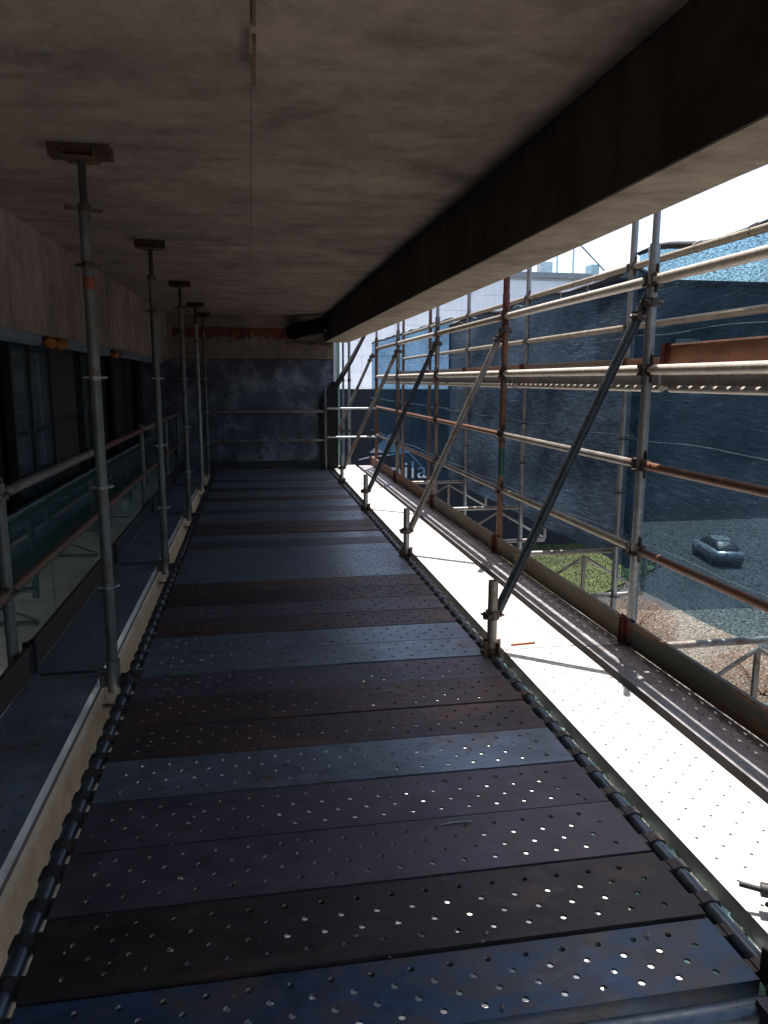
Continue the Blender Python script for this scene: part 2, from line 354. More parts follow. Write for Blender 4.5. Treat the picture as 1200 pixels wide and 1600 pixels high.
# ------------------------------------------------------------------ perforated plank (one mesh)
def perf(mb, L, W, rows, pitch, r=0.0085, edge=0.03, end=0.04, thick=0.05, zt=0.0, stag=True):
    """top sheet in local x (length) / y (width), real round holes with rims"""
    rh = (W - 2 * edge) / rows
    n = int((L - 2 * end) / pitch)
    x0 = -n * pitch / 2
    z = zt
    H = lambda xa, xb, ya, yb: mb.add([(xa, ya, z), (xb, ya, z), (xb, yb, z), (xa, yb, z)], [(0, 1, 2, 3)])
    H(-L / 2, L / 2, -W / 2, -W / 2 + edge); H(-L / 2, L / 2, W / 2 - edge, W / 2)
    for j in range(rows):
        ya = -W / 2 + edge + j * rh; yb = ya + rh; cy = (ya + yb) / 2
        off = (pitch / 2 if (j % 2 and stag) else 0)
        nn = n - 1 if off else n
        xs = x0 + off
        H(-L / 2, xs, ya, yb); H(xs + nn * pitch, L / 2, ya, yb)
        for i in range(nn):
            xa = xs + i * pitch; xb = xa + pitch; cx = (xa + xb) / 2
            o = [(xa, ya), (cx, ya), (xb, ya), (xb, cy), (xb, yb), (cx, yb), (xa, yb), (xa, cy)]
            inn = [(cx + r * math.cos(a), cy + r * math.sin(a)) for a in [-3 * PI / 4 + k * PI / 4 for k in range(8)]]
            vs = [(p[0], p[1], z) for p in o] + [(p[0], p[1], z) for p in inn] + [(p[0], p[1], z - 0.007) for p in inn]
            fs = [(k, (k + 1) % 8, 8 + (k + 1) % 8, 8 + k) for k in range(8)] + [(8 + k, 8 + (k + 1) % 8, 16 + (k + 1) % 8, 16 + k) for k in range(8)]
            mb.add(vs, fs)
    # folded sides and ends
    t = 0.003
    for sgn in (-1, 1):
        a, b = sorted((sgn * W / 2, sgn * (W / 2 - t)))
        mb.box(-L / 2, L / 2, a, b, z - thick, z - 0.0005)
        a, b = sorted((sgn * (W / 2 - t), sgn * (W / 2 - 0.022)))
        mb.box(-L / 2, L / 2, a, b, z - thick, z - thick + t)
        a, b = sorted((sgn * L / 2, sgn * (L / 2 - t)))
        mb.box(a, b, -W / 2 + 0.004, W / 2 - 0.004, z - thick + 0.004, z - 0.0006)
    return mb
def hook_mb(sgn, rt=0.0245):
    """claw over a ledger tube; the tube axis lies at local x 0, z 0; plank on the -sgn side"""
    pts = [(-0.034, -0.012), (-0.034, 0.03)] + [(-0.034 * math.cos(a), 0.012 + 0.022 * math.sin(a)) for a in (PI * .25, PI * .5, PI * .75)] + [(0.034, 0.012), (0.034, -0.018)]
    inner = [(0.028, -0.018), (0.028, 0.008), (0.020, 0.018), (0, 0.0255), (-0.020, 0.018), (-0.028, 0.008), (-0.028, -0.012)]
    outer = [(-0.036, -0.012), (-0.036, 0.014), (-0.028, 0.026), (0, 0.033), (0.028, 0.026), (0.036, 0.012), (0.036, -0.018)]
    mb = MB()
    n = len(outer)
    vs = []
    for y in (-0.024, 0.024):
        for (x, z) in outer: vs.append((x * sgn, y, z))
        for (x, z) in reversed(inner): vs.append((x * sgn, y, z))
    m = 2 * n
    for i in range(n - 1):
        a, b, c, d = i, i + 1, n + i + 1, n + i
        mb_f = [(a, b, c, d), (m + d, m + c, m + b, m + a), (a, m + a, m + b, b), (d, c, m + c, m + d)]
        vsx = vs
        if i == 0: faces = []
        faces += mb_f
    faces += [(0, n, m + n, m), (n - 1, m + n - 1, m + 2 * n - 1, 2 * n - 1)]
    mb.add(vs, faces, False)
    # tongue back to the plank end
    x0, x1 = (-0.052, -0.034) if sgn > 0 else (0.034, 0.052)
    mb.box(x0, x1, -0.024, 0.024, -0.012, 0.026)
    return mb
TZ = -0.028
W_DECK = 2.0
perf_cache = {}
def plank_mesh(key, L, W, rows, pitch, mat, **k):
    kk = (key, mat)
    if kk not in perf_cache:
        me = perf(MB(), L, W, rows, pitch, **k).mesh('plank_panel', mat, False)
        perf_cache[kk] = me
    return perf_cache[kk]
hookL = hook_mb(-1); hookR = hook_mb(1)
hook_me = {}
def hook(side, mat):
    if (side, mat) not in hook_me: hook_me[(side, mat)] = (hookL if side < 0 else hookR).mesh('hook', mat)
    return hook_me[(side, mat)]

# ------------------------------------------------------------------ building: slab, beam, walls
mb = MB(); mb.box(-6, 2.045, -7, 16, 2.75, 3.2)
structure('ceiling', mb, 'ceil', 'raw board marked concrete ceiling over the walkway')
b_ = thing('concrete_beam', 'long dark downstand concrete beam along the right edge of the ceiling', 'beam')
mb = MB(); mb.prism([(2.045, -7), (2.335, -7), (2.335, 2.4), (2.385, 4.0), (2.44, 7), (2.47, YE), (2.045, YE)], 'z', 2.30, 3.2); part('beam_body', mb, 'conc_beam', b_)
mb = MB(); mb.box(2.038, 2.0448, -7, YE, 2.303, 2.7495); part('side_face', mb, 'conc_shade', b_)  # thin sheet carrying the painted shade of the inner face
# board marks along the soffit: thin proud fins of laitance left by the shuttering joints
mb = MB(); y = 5.5
while y < YE - .1:
    yy = y + random.uniform(-.05, .05); x0 = random.uniform(2.06, 2.14); x1 = random.uniform(2.25, 2.43)
    mb.box(x0, x1, yy, yy + .012, 2.2985, 2.3002); y += 0.2
o = part('board_ridge', mb, 'conc_beam', b_); o['kind'] = 'stuff'
# unseen upper storeys, overhang added to keep the right deck edge in shadow
mb = MB(); mb.box(-6, 2.60, -7, 16, 3.201, 9)
tag(ob('shading_storey', mb.mesh('shading_storey', 'conc_wall')), 'unseen concrete upper storey with an overhang added to shade the deck edge', 'building')
WX = lambda y: -0.905 + max(0, y - 5) * .0205
# left upspanning wall band
mb = MB()
lw = thing('concrete_wall', 'pale stained concrete wall band above the dark windows on the left', 'wall')
for (ya, yb) in ((-7, 0.9), (0.905, 5.28), (5.285, 9.6), (9.605, YE)):
    m2 = MB(); m2.prism([(-1.08, ya), (WX(ya), ya), (WX(yb), yb), (-1.08, yb)], 'z', 1.965, 2.7495); part('wall_panel', m2, 'conc_wall', lw)
# aluminium track hanging under it
for i, (ya, yb, lab) in enumerate(((0.5, 4.45, 'blue grey aluminium blind track under the wall band, out at the near left'),
        (4.5, 6.35, 'blue grey aluminium blind track at the left edge, before the first orange foam lump'),
        (6.95, 8.95, 'blue grey aluminium blind track behind the nearest tall prop'),
        (9.3, 13.4, 'dim blind track farthest along the left wall, behind the second prop'))):
    t = thing('blind_track', lab, 'blind track', (WX((ya + yb) / 2) - .045, (ya + yb) / 2, 1.925), 0, 'blind tracks over the windows')
    h = (yb - ya) / 2
    m2 = MB(); m2.prism([(-.05, .038), (-.05, -.035), (.03, -.042), (.05, -.02), (.05, .038)], 'y', -h, h); part('track_rail', m2, 'track', t)
    m2 = MB(); m2.box(.0505, .056, -h + .05, h - .05, .01, .016); part('track_lip', m2, 'galv', t)
for i, (y, lab) in enumerate(((6.5, 'orange foam lump at the end of the nearer blind track'), (6.82, 'orange foam lump beside the gap in the blind track'), (9.12, 'orange foam lump between the first and second props'))):
    m2 = MB(); bm = bmesh.new(); bmesh.ops.create_icosphere(bm, subdivisions=3, radius=1)
    for v in bm.verts:
        n = v.co.normalized(); k = 1 + .22 * math.sin(n.x * 5 + i) * math.sin(n.y * 7 + 2 * i) + .12 * math.sin(n.z * 13 + i) + random.uniform(-.03, .03)
        v.co = Vector((n.x * .05, n.y * .11, n.z * .042)) * k
    me = bpy.data.meshes.new('foam_lump'); bm.to_mesh(me); bm.free(); me.materials.append(M['orange'])
    for p in me.polygons: p.use_smooth = True
    tag(ob('foam_lump', me, None, (WX(y) + .0, y, 1.915)), lab, 'foam', 'orange foam lumps at the blind track joints')
# dark facade with windows
fa = thing('window_wall', 'dark floor to ceiling window wall set back on the left', 'window wall', (-1.2, 0, 0))
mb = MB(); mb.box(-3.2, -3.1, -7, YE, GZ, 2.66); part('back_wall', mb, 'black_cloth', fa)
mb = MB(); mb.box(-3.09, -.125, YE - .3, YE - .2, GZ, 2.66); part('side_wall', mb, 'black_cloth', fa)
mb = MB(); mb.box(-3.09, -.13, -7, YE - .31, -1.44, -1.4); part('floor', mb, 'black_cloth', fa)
mb = MB(); mb.box(-.1, 0.115, -7, YE, 1.98, 2.749); part('lintel', mb, 'frame_black', fa)
YW = [3.2, 4.6, 6.45, 7.71, 8.70, 8.98, 10.0, 11.0, 11.8, 12.5, 13.4, 13.845]
kinds = ['win', 'gap', 'win', 'panel', 'gap', 'win', 'gap', 'panel', 'win', 'gap', 'panel']
for (ya, yb, k) in zip(YW, YW[1:], kinds):
    if k == 'win':
        m2 = MB()
        for (p, q) in ((ya, ya + .05), (yb - .05, yb), (ya + (yb - ya) * .42, ya + (yb - ya) * .42 + .035)): m2.box(-.04, .03, p, q, -1.4, 1.95)
        m2.box(-.045, .035, ya, yb, 1.951, 1.999); m2.box(-.045, .035, ya, yb, .43, .49)
        f = part('window', m2, 'frame_black', fa)
        m2 = MB(); m2.box(-.012, .004, ya + .05, yb - .05, -1.4, 1.95); part('pane', m2, 'glass_win', f)
    elif k == 'panel':
        m2 = MB(); m2.box(-.02, .02, ya + .01, yb - .01, -1.4, 1.98); part('cladding_panel', m2, 'panel_brown', fa)
        m2 = MB(); m2.box(-.019, .024, ya, ya + .009, -1.4, 1.98); part('joint_strip', m2, 'frame_black', fa)
    else:
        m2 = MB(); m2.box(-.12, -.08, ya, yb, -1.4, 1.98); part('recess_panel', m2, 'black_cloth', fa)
m2 = MB(); m2.box(-.1, .05, -7, 3.2, -1.4, 1.98); part('blank_panel', m2, 'panel_brown', fa)
m2 = MB(); m2.box(-2, .05, -7, YE, -3.8, -1.45); part('plinth', m2, 'conc_wall', fa)
# balustrade glass
yb_list = [-1.2, 1.3, 3.75, 6.15, 8.6, 11.05, 13.5]
for i, (ya, yb) in enumerate(zip(yb_list, yb_list[1:])):
    t = thing('balustrade_panel', ['teal glass balustrade panel outside the left edge, nearest the viewer', 'teal glass balustrade panel just before the left edge of view',
         'teal glass balustrade panel behind the nearest short guard post', 'teal glass balustrade panel behind the nearest tall prop',
         'teal glass balustrade panel between first and second tall props', 'teal glass balustrade panel farthest along the left side'][i], 'glass panel', (-0.9, (ya + yb) / 2, 0), 0, 'glass balustrade panels on the left')
    h = (yb - ya) / 2 - .006
    m2 = MB(); m2.box(-.008, .008, -h, h, -1.3, .72); part('pane', m2, 'glass_bal', t)
    m2 = MB(); m2.box(-.02, .02, -h, h, .7205, .732); part('top_rail', m2, 'track', t)
    m2 = MB(); m2.box(-.035, .035, -h, h, -1.45, -1.301); part('base_channel', m2, 'galv', t)
# end wall
ew = thing('end_wall', 'end wall with dark slate panels below raw concrete and orange bricks', 'wall', (0, YE, 0))
mb = MB(); mb.box(-1.9, 2.2, .03, .3, -3.8, 2.749); part('wall_core', mb, 'conc_end', ew)
xs = [-1.28, -0.25, 0.72, 1.5, 2.2]
for i in range(4):
    for (za, zb) in ((-1.0, .995), (1.0, 1.985)):
        m2 = MB(); m2.box(xs[i] + .0015, xs[i + 1] - .0015, .002 + random.uniform(0, .003), .03, za, zb); part('slate_panel', m2, 'slate', ew)
# ragged render band
mb = MB(); xs_ = [-1.28 + i * .03 for i in range(117)]
for a, c in zip(xs_, xs_[1:]):
    t0 = 2.36 + .025 * math.sin(a * 9) + random.uniform(-.03, .03)
    if random.random() < .13: t0 += random.uniform(.03, .1)
    if a > 1.3: t0 = 2.28 + random.uniform(-.03, .03)
    if a < -.65: t0 = 2.747
    mb.box(a, c, -.012, .0295, 2.0, t0)
part('render_band', mb, 'conc_end', ew)
x = -0.62
while x < 1.42:
    L = random.choice((.29, .3, .28, .2)); m2 = MB(); d = random.uniform(-.004, .004)
    m2.box(x, min(x + L, 1.46), .0 + d, .0295, 2.35, 2.53 + random.uniform(-.006, .006)); part('brick', m2, 'brick', ew); x += L + .012
mb = MB(); mb.box(-1.28, 2.19, -.008, .0293, 2.54, 2.748); part('mortar_bed', mb, 'conc_end', ew)
# duct
pts = [(2.03, YE - .75, 2.56), (1.9, YE - .55, 2.55), (1.72, YE - .4, 2.52), (1.55, YE - .22, 2.49), (1.46, YE - .02, 2.46)]
pp = []; rr = []
for a, c in zip(pts, pts[1:]):
    for k in range(10):
        t = k / 10; pp.append(Vector(a).lerp(Vector(c), t)); rr.append(.135 if k % 2 else .112)
tag(ob('flexible_duct', MB().path(pp, rr, 12).mesh('flexible_duct', 'duct')), 'black corrugated flexible duct under the ceiling at the far end of the beam', 'duct')
# timber strip in ceiling joint
m2 = MB(); m2.box(-.006, .006, -.62, .55, -.010, 0)
o = tag(ob('timber_strip', m2.mesh('timber_strip', 'wood'), None, (.752, 2.1, 2.749)), 'thin timber strip left in the joint of the ceiling', 'timber strip')
m2 = MB(); m2.box(-.006, .006, .555, .88, -.03, -.002, Matrix.Rotation(-.05, 4, 'X')); part('splinter', m2, 'wood', o)
# formwork joint ridges on the ceiling
mb = MB()
for (xa, xb, ya, yb) in ((.745, .748, 2.9, 13.8), (.7, .7012, 5.0, 9.0)): mb.box(xa, xb, ya, yb, 2.7465, 2.7498)
for k in range(34):
    x = random.uniform(-.7, 1.9); y = random.uniform(1.6, 10); a = random.uniform(0, PI); l = random.uniform(.005, .014)
    mt = Matrix.Translation((x, y, 2.7485)) @ Matrix.Rotation(a, 4, 'Z'); mb.box(-l, l, -.003, .003, -.001, .001, mt)
o = tag(ob('formwork_ridges', mb.mesh('formwork_ridges', 'ceil')), 'thin concrete ridges and pips left by formwork on the ceiling', 'ridges'); o['kind'] = 'stuff'

# ------------------------------------------------------------------ ground
mb = MB(); mb.box(-400, 400, -400, 600, GL - .5, GL); structure('ground', mb, 'slab', 'dark asphalt street level below the terrace')
mb = MB(); mb.prism([(-60, -60), (17.2, -60), (16.7, 15.4), (13.0, 16.6), (14.4, 27.5), (14.4, 60), (-60, 60)], 'z', GL + .001, GZ); structure('terrace', mb, 'slab', 'raised terrace carrying the building')
mb = MB(); mb.box(.75, 4.75, -12, 16, GZ + .001, GZ + .03); structure('paving', mb, 'pave', 'pale concrete paving at the foot of the building')
mb = MB(); n = 40
poly = [(4.77, -10), (17, -10), (16.5, 15.2), (9.9, 15.8), (7.8, 16.6), (4.77, 15.5)]
mb.prism(poly, 'z', GZ + .0015, GZ + .02); structure('gravel_bed', mb, 'gravel', 'pale sunlit gravel below the netting')
mb = MB(); mb.prism([(7.4, 17.6), (9.0, 16.9), (12.2, 19.5), (13.5, 25), (10.0, 27), (8.4, 24)], 'z', GZ + .002, GZ + .06)
structure('lawn', mb, 'grass_mat', 'small bright green lawn')
mb = MB(); mb.box(0, 13.5, 24.2, 42, GZ + .001, GZ + .02); structure('bounce_slab', mb, 'pave', 'pale slab behind the hoarding, added to bounce light onto the hall')  # added pale ground that reflects light up onto the white hall
# grass blades
vs = []; fs = []
for k in range(9000):
    x = random.uniform(7.7, 12.6); y = random.uniform(17.1, 23.5)
    if y < 17 + max(0, (x - 9.6)) * .9 or x < 7.6 + max(0, 17.0 - y): continue
    h = random.uniform(.015, .05); a = random.uniform(0, PI); wv = .02; dx = math.cos(a) * wv; dy = math.sin(a) * wv
    o = len(vs); vs += [(x - dx, y - dy, GZ + .05), (x + dx, y + dy, GZ + .05), (x + random.uniform(-.04, .04), y + random.uniform(-.04, .04), GZ + .06 + h)]; fs.append((o, o + 1, o + 2))
me = bpy.data.meshes.new('grass'); me.from_pydata(vs, [], fs); me.materials.append(M['grass_mat'])
o = tag(ob('grass', me), 'short green grass growing on the small lawn', 'grass'); o['kind'] = 'stuff'

# ------------------------------------------------------------------ deck ledgers
def coupler_mb(z=0, ang=0, big=1.0):
    """clamp ring with lugs and a bolt round a vertical tube at the origin"""
    mb = MB(); R = Matrix.Rotation(ang, 4, 'Z')
    mb.tube((0, 0, z - .025), (0, 0, z + .025), .041 * big, 14, hollow=.0298)
    for a, l in ((0, 1), (PI, 1)):
        mt = Matrix.Translation((0, 0, z)) @ R @ Matrix.Rotation(a, 4, 'Z')
        mb.box(.03, .062, -.014, .014, -.022, .022, mt)
        p0 = mt @ Vector((.05, -.045, 0)); p1 = mt @ Vector((.05, .045, 0)); mb.tube(p0, p1, .007, 8)
        p0 = mt @ Vector((.05, .022, 0)); p1 = mt @ Vector((.05, .04, 0)); mb.tube(p0, p1, .014, 6)
    return mb
def wedge_mb(d):
    """ledger end: cast head against the post plus a wedge; d is +1/-1 along y"""
    mb = MB(); a, b = sorted((d * .028, d * .075))
    mb.box(-.026, .026, a, b, -.034, .034)
    mb.tube((0, d * .07, 0), (0, d * .1, 0), .03, 12, .026)
    a, b = sorted((d * .036, d * .056)); mb.box(-.005, .005, a, b, -.075, .085)
    return mb
def rail(name, label, x, ya, yb, z, mat, group, wedge=True, end='coupler', r=.0295, cat='rail'):
    t = thing(name, label, cat, (x, (ya + yb) / 2, z), 0, group); h = (yb - ya) / 2
    part('tube', MB().tube((0, -h + .05, 0), (0, h - .05, 0), r, 16), mat, t)
    if wedge:
        for s in (-1, 1):
            w_ = wedge_mb(-s); ww = MB(); ww.add([(v[0], v[1] + s * h, v[2]) for v in w_.v], w_.f); part('wedge_head', ww, end, t)
    return t
BAY = ['nearest bay, cut by the bottom edge', 'second bay', 'third bay', 'fourth bay', 'farthest bay']
BAYS = ['nearest bay', 'second bay', 'third bay', 'fourth bay', 'farthest bay']
ybe = YB[:5] + [YE]
for i in range(5):
    ya, yb = ybe[i], ybe[i + 1] if i < 4 else YE
    rail('deck_ledger', 'blue grey tube under the plank hooks at the left deck edge, ' + BAYS[i], 0.005, ya, yb - .0, TZ, 'tube_blue', 'ledger tubes along the left deck edge', False, cat='ledger')
    rail('deck_ledger', 'blue grey tube under the plank hooks at the right deck edge, ' + BAYS[i], 2.105, ya, yb, TZ, 'tube_blue', 'ledger tubes along the right deck edge', False, cat='ledger')
rail('deck_ledger', 'dark ledger tube crossing the bottom right corner below the first plank', 2.105, -1.0, 1.45, TZ, 'tube_blue', None, False, cat='ledger')
rail('deck_ledger', 'dark ledger tube beyond the bottom left corner', 0.005, -1.0, 1.45, TZ, 'tube_blue', None, False, cat='ledger')
# cross ledgers in the strips between bays
for i, y in enumerate(YB[:5]):
    t = thing('cross_ledger', ['dark cross tube along the bottom edge of the photo', 'tan cross tube in the gap after the nearest eight planks', 'dark cross tube in the second gap across the walkway',
         'dark cross tube in the third gap across the walkway', 'dark cross tube in the farthest gap across the walkway'][i], 'ledger', (1.055, y - (.03 if i == 0 else 0), -.03), 0, 'cross tubes under the walkway')
    part('tube', MB().tube((-1.02, 0, 0), (1.02, 0, 0), .024 if i else .03, 14), 'tube_tan' if i == 1 else 'tube_blue', t)
    for s in (-1, 1):
        m2 = MB(); a, b = sorted((s * .985, s * 1.03)); m2.box(a, b, -.02, .02, -.03, .05); part('wedge_head', m2, 'coupler', t)

# deck planks
PM = ['plank_blue', 'plank_dark', 'plank_plum', 'plank_plum', 'plank_grey', 'plank_brown', 'plank_brown', 'plank_plum',
      'plank_grey', 'plank_grey', 'plank_brown', 'plank_plum', 'plank_dark', 'plank_brown', 'plank_grey', 'plank_grey',
      'plank_grey', 'plank_grey', 'plank_plum', 'plank_grey', 'plank_brown', 'plank_brown', 'plank_grey', 'plank_grey',
      'plank_plum', 'plank_grey', 'plank_grey', 'plank_brown', 'plank_grey', 'plank_grey', 'plank_brown', 'plank_grey',
      'plank_grey', 'plank_plum', 'plank_grey', 'plank_grey', 'plank_grey', 'plank_grey']
CN = {'plank_blue': 'deep blue', 'plank_dark': 'blackish brown', 'plank_plum': 'dark plum brown', 'plank_grey': 'blue grey', 'plank_brown': 'rusty brown'}
WHERE = ['of the nearest bay', 'past the first cross gap', 'past the second cross gap', 'past the third cross gap', 'past the farthest cross gap']
k = 0
for bay in range(5):
    for j in range(8):
        yc = 1.53 + B * bay + .321 * j + .1605; nar = bay == 0 and j == 0
        if nar: yc += .032
        if yc > YE - .15: break
        m = PM[k % len(PM)]; k += 1
        t = thing('deck_plank', '%s perforated steel plank, %s row %s' % (CN[m], ORD[j], WHERE[bay]), 'plank', (1.055, yc, random.uniform(-.004, .003)), random.uniform(-.002, .002), 'steel planks across the walkway')
        t.rotation_euler.x = random.uniform(-.012, .012)
        ob('plank_panel', plank_mesh('narrow' if nar else 'deck', W_DECK, .245 if nar else .3105, 4, .112, m, thick=.055, edge=.02 if nar else .028, r=.0104), t)
        for s in (-1, 1):
            for yy in ((-.07, .07) if nar else (-.085, .085)):
                ob('hook', hook(s, 'spindle'), t, (s * 1.05, yy, TZ))

for q, (x, y, lab) in enumerate(((1.15, 3.05, 'nearest'), (1.3, 3.75, 'second'), (1.15, 4.1, 'third'), (1.4, 5.0, 'fourth'), (1.15, 6.3, 'fifth'), (1.15, 6.63, 'farthest'))):
    t = thing('lower_plank', 'steel plank of the level below, glimpsed through the deck holes, ' + lab, 'plank', (x, y, -1.9), .01 * q, 'planks on the level below')
    ob('plank_panel', plank_mesh('deck', W_DECK, .3105, 4, .112, 'plank_galv' if q % 3 == 1 else 'plank_grey', thick=.055, edge=.028, r=.0098), t)
for q, y in enumerate((2.9, 6.75)):
    for x in (.1, 2.25):
        t = thing('lower_ledger', 'tube of the level below at the %s %s' % ('left' if x < 1 else 'right', ['nearer', 'farther'][q]), 'ledger', (x, y + 1.2, -1.96), 0, 'tubes on the level below')
        part('tube', MB().tube((0, -2.1, 0), (0, 2.1, 0), .024, 12), 'tube', t)
# ------------------------------------------------------------------ tall props on the left
def rosette_mb():
    mb = MB(); n = 8
    vs = []
    for zz in (-.005, .005):
        for i in range(n * 2):
            a = PI * i / n; r = .062 if i % 2 == 0 else .05
            vs.append((r * math.cos(a), r * math.sin(a), zz))
    N = 2 * n
    mb.add(vs, [tuple(reversed(range(N))), tuple(range(N, 2 * N))] + [(i, (i + 1) % N, N + (i + 1) % N, N + i) for i in range(N)])
    mb.tube((0, 0, -.016), (0, 0, .016), .029, 12)
    return mb
ros_me = rosette_mb().mesh('rosette', 'coupler')
ros_pale = rosette_mb().mesh('rosette', 'galv')
PROPS = [(4.09, 'nearest tall grey steel prop with a thick timber head pad and orange mark', 'prop'), (6.65, 'second tall grey steel prop on the left, half as far again', 'prop'),
         (9.25, 'third tall grey steel prop from the near end', 'prop'), (11.72, 'fourth tall grey steel prop, with bright specks on its shaft', 'galv'), (13.45, 'farthest tall steel prop, against the slate end wall', 'prop')]
for i, (y, lab, m) in enumerate(PROPS):
    t = thing('steel_prop', lab, 'prop', (-.078, y, 0), 0, 'tall props between the deck and the ceiling')
    part('outer_tube', MB().tube((0, 0, -.06), (0, 0, 2.44), .0285, 18), m, t)
    part('spindle', MB().tube((0, 0, 2.44), (0, 0, 2.685), .0185, 14), 'spindle', t)
    m2 = MB(); m2.tube((0, 0, 2.44), (0, 0, 2.475), .033, 14); m2.box(-.085, .085, -.012, .012, 2.448, 2.462, Matrix.Rotation(.5 + i, 4, 'Z'))
    m2.box(-.09, -.07, -.02, .02, 2.445, 2.468, Matrix.Rotation(.5 + i, 4, 'Z')); part('wing_nut', m2, 'coupler', t)
    m2 = MB(); m2.box(-.075, .075, -.075, .075, 2.68, 2.688); m2.box(-.075, -.068, -.075, .075, 2.6882, 2.72); m2.box(.068, .075, -.075, .075, 2.6882, 2.72)
    part('head_plate', m2, 'rust', t)
    h = .145 if i == 0 else .12
    m2 = MB(); m2.box(-h, h, -.045, .045, 2.689, 2.748, Matrix.Rotation(.06 * (i % 3) - .03, 4, 'Z')); part('timber_pad', m2, 'wood_dark', t)
    for z in (.53, 1.07, 1.635, 2.187): ob('rosette', ros_pale if z < 2 else ros_me, t, (0, 0, z), (0, 0, .3 * i))
    m2 = MB(); m2.tube((0, 0, -.07), (0, 0, .11), .037, 14, hollow=.0302); part('spigot', m2, m, t)
    if i == 0: part('orange_mark', MB().tube((0, 0, 2.07), (0, 0, 2.13), .0292, 18), 'mark', t)
    m2 = MB(); m2.tube((.02, 0, 2.31), (.0256, 0, 2.31), .007, 8); part('pin_hole', m2, 'black', t)
    # ledger wedges at the foot
    m2 = MB(); m2.box(-.075, -.03, -.01, .01, -.045, .06); m2.box(-.062, -.042, -.03, .03, -.03, .035); part('foot_wedge', m2, 'black', t)
    m2 = MB(); m2.box(.036, .075, -.035, .03, -.05, .02); part('foot_wedge', m2, 'black', t)

# ------------------------------------------------------------------ left walkway plank, toe boards, guard rail
for i in range(-1, 5):
    ya = YB[i + 1] - .0 if i >= 0 else YB[0]
for i in range(6):
    ya = -1.0 if i == 0 else YB[i - 1] + .0
    yb = YB[i] if i < 5 else YE
    if i == 0: yb = YB[0]
    L = yb - ya - .03
    t = thing('side_plank', ['blue grey perforated plank beyond the bottom left corner', 'blue grey perforated plank of the left walkway, nearest and cut by the left edge', 'blue grey perforated plank on the left, just past the nearest prop foot',
        'blue grey perforated plank on the left, between second and third props', 'blue grey perforated plank on the left, between third and fourth props', 'farthest blue grey perforated plank on the left side'][i], 'plank', (-.345, (ya + yb) / 2, .006), PI / 2, 'planks of the narrow left walkway')
    ob('plank_panel', perf(MB(), L, .37, 5, .12, thick=.065, edge=.03).mesh('plank_panel', 'plank_left', False), t)
    m2 = MB(); m2.box(-L / 2 + .03, -L / 2 + .05, -.16, .14, .0005, .008); part('end_strip', m2, 'black', t)
    rail('side_ledger', 'tube carrying the left walkway on its inner side, ' + (['behind the viewer'] + BAYS)[i], -.30, ya, yb, -.10, 'tube_blue', 'tubes under the left walkway', False, cat='ledger')
# pale fascia under its right edge
for i in range(5):
    ya, yb = ybe[i] - (1.5 if i == 0 else 0), ybe[i + 1]
    t = thing('fascia_board', 'cream rendered ledge below the left walkway edge, ' + BAYS[i], 'ledge', (-.15, (ya + yb) / 2, 0), 0, 'cream ledge below the left walkway')
    h = (yb - ya) / 2 - .004
    m2 = MB(); m2.prism([(-.012, -.062), (.0, -.062), (.075, -.52), (.06, -.52)], 'y', -h, h); part('board', m2, 'cream', t)
def toe_board(name, label, x, ya, yb, z0, z1, mat, endmat, group, both=True):
    t = thing(name, label, 'toe board', (x, (ya + yb) / 2, z0), 0, group); h = (yb - ya) / 2; H = z1 - z0
    m2 = MB(); m2.box(-.012, .012, -h + .06, h - .06, .0, H)
    part('board', m2, mat, t)
    m2 = MB(); m2.prism([(-.0165, H - .004), (-.0125, H + .006), (.0125, H + .006), (.0165, H - .004), (.0165, H - .02), (.0125, H - .02), (.0125, H + .001), (-.0125, H + .001), (-.0125, H - .02), (-.0165, H - .02)], 'y', -h + .065, h - .065); part('top_fold', m2, mat, t)
    for s in (-1, 1):
        m2 = MB(); a, b = sorted((s * (h - .07), s * (h - .005)))
        m2.box(-.0155, -.0125, a, b, -.005, H + .012); m2.box(.0125, .0155, a, b, -.005, H + .012)
        a, b = sorted((s * (h - .012), s * (h - .006))); m2.box(-.04, .03, a, b, -.005, H + .012)
        part('end_bracket', m2, endmat, t)
    return t
LT = ['dark rusty toe board beyond the bottom left corner', 'dark rusty toe board on the left, cut by the left edge of view', 'rusty toe board behind the nearest prop', 'dim rusty toe board between second and third props', 'dim toe board between third and fourth props', 'farthest dim toe board on the left side']
for i in range(6):
    ya = -1.0 if i == 0 else YB[i - 1]; yb = YB[i] if i < 5 else YE
    toe_board('toe_board', LT[i], -.545, ya + .12, yb + (.12 if i < 5 else -.02), .008, .165, 'toe_dark' if i > 2 else 'toe_brown', 'black', 'toe boards of the left walkway')
LG = ['beyond the left edge of view', 'nearest in view, at the left edge', 'hidden behind the nearest prop', 'third in view, between first and second props', 'fourth, beside the second prop', 'farthest, close to the end wall']
for i in range(6):
    y = YB[i] if i < 5 else YE - .12
    t = thing('guard_post', 'short dark guard post of the left walkway, ' + LG[i], 'guard post', (-.6, y, 0), 0, 'short guard posts of the left walkway')
    part('tube', MB().tube((0, 0, -.25), (0, 0, 1.09), .0295, 16), 'prop', t)
    for z in (.03, .5, 1.03): ob('rosette', ros_me, t, (0, 0, z))
    m2 = MB(); m2.tube((0, 0, -.03), (0, 0, .06), .034, 14); m2.box(-.02, .06, -.05, .05, -.02, .07); part('foot_clamp', m2, 'black', t)
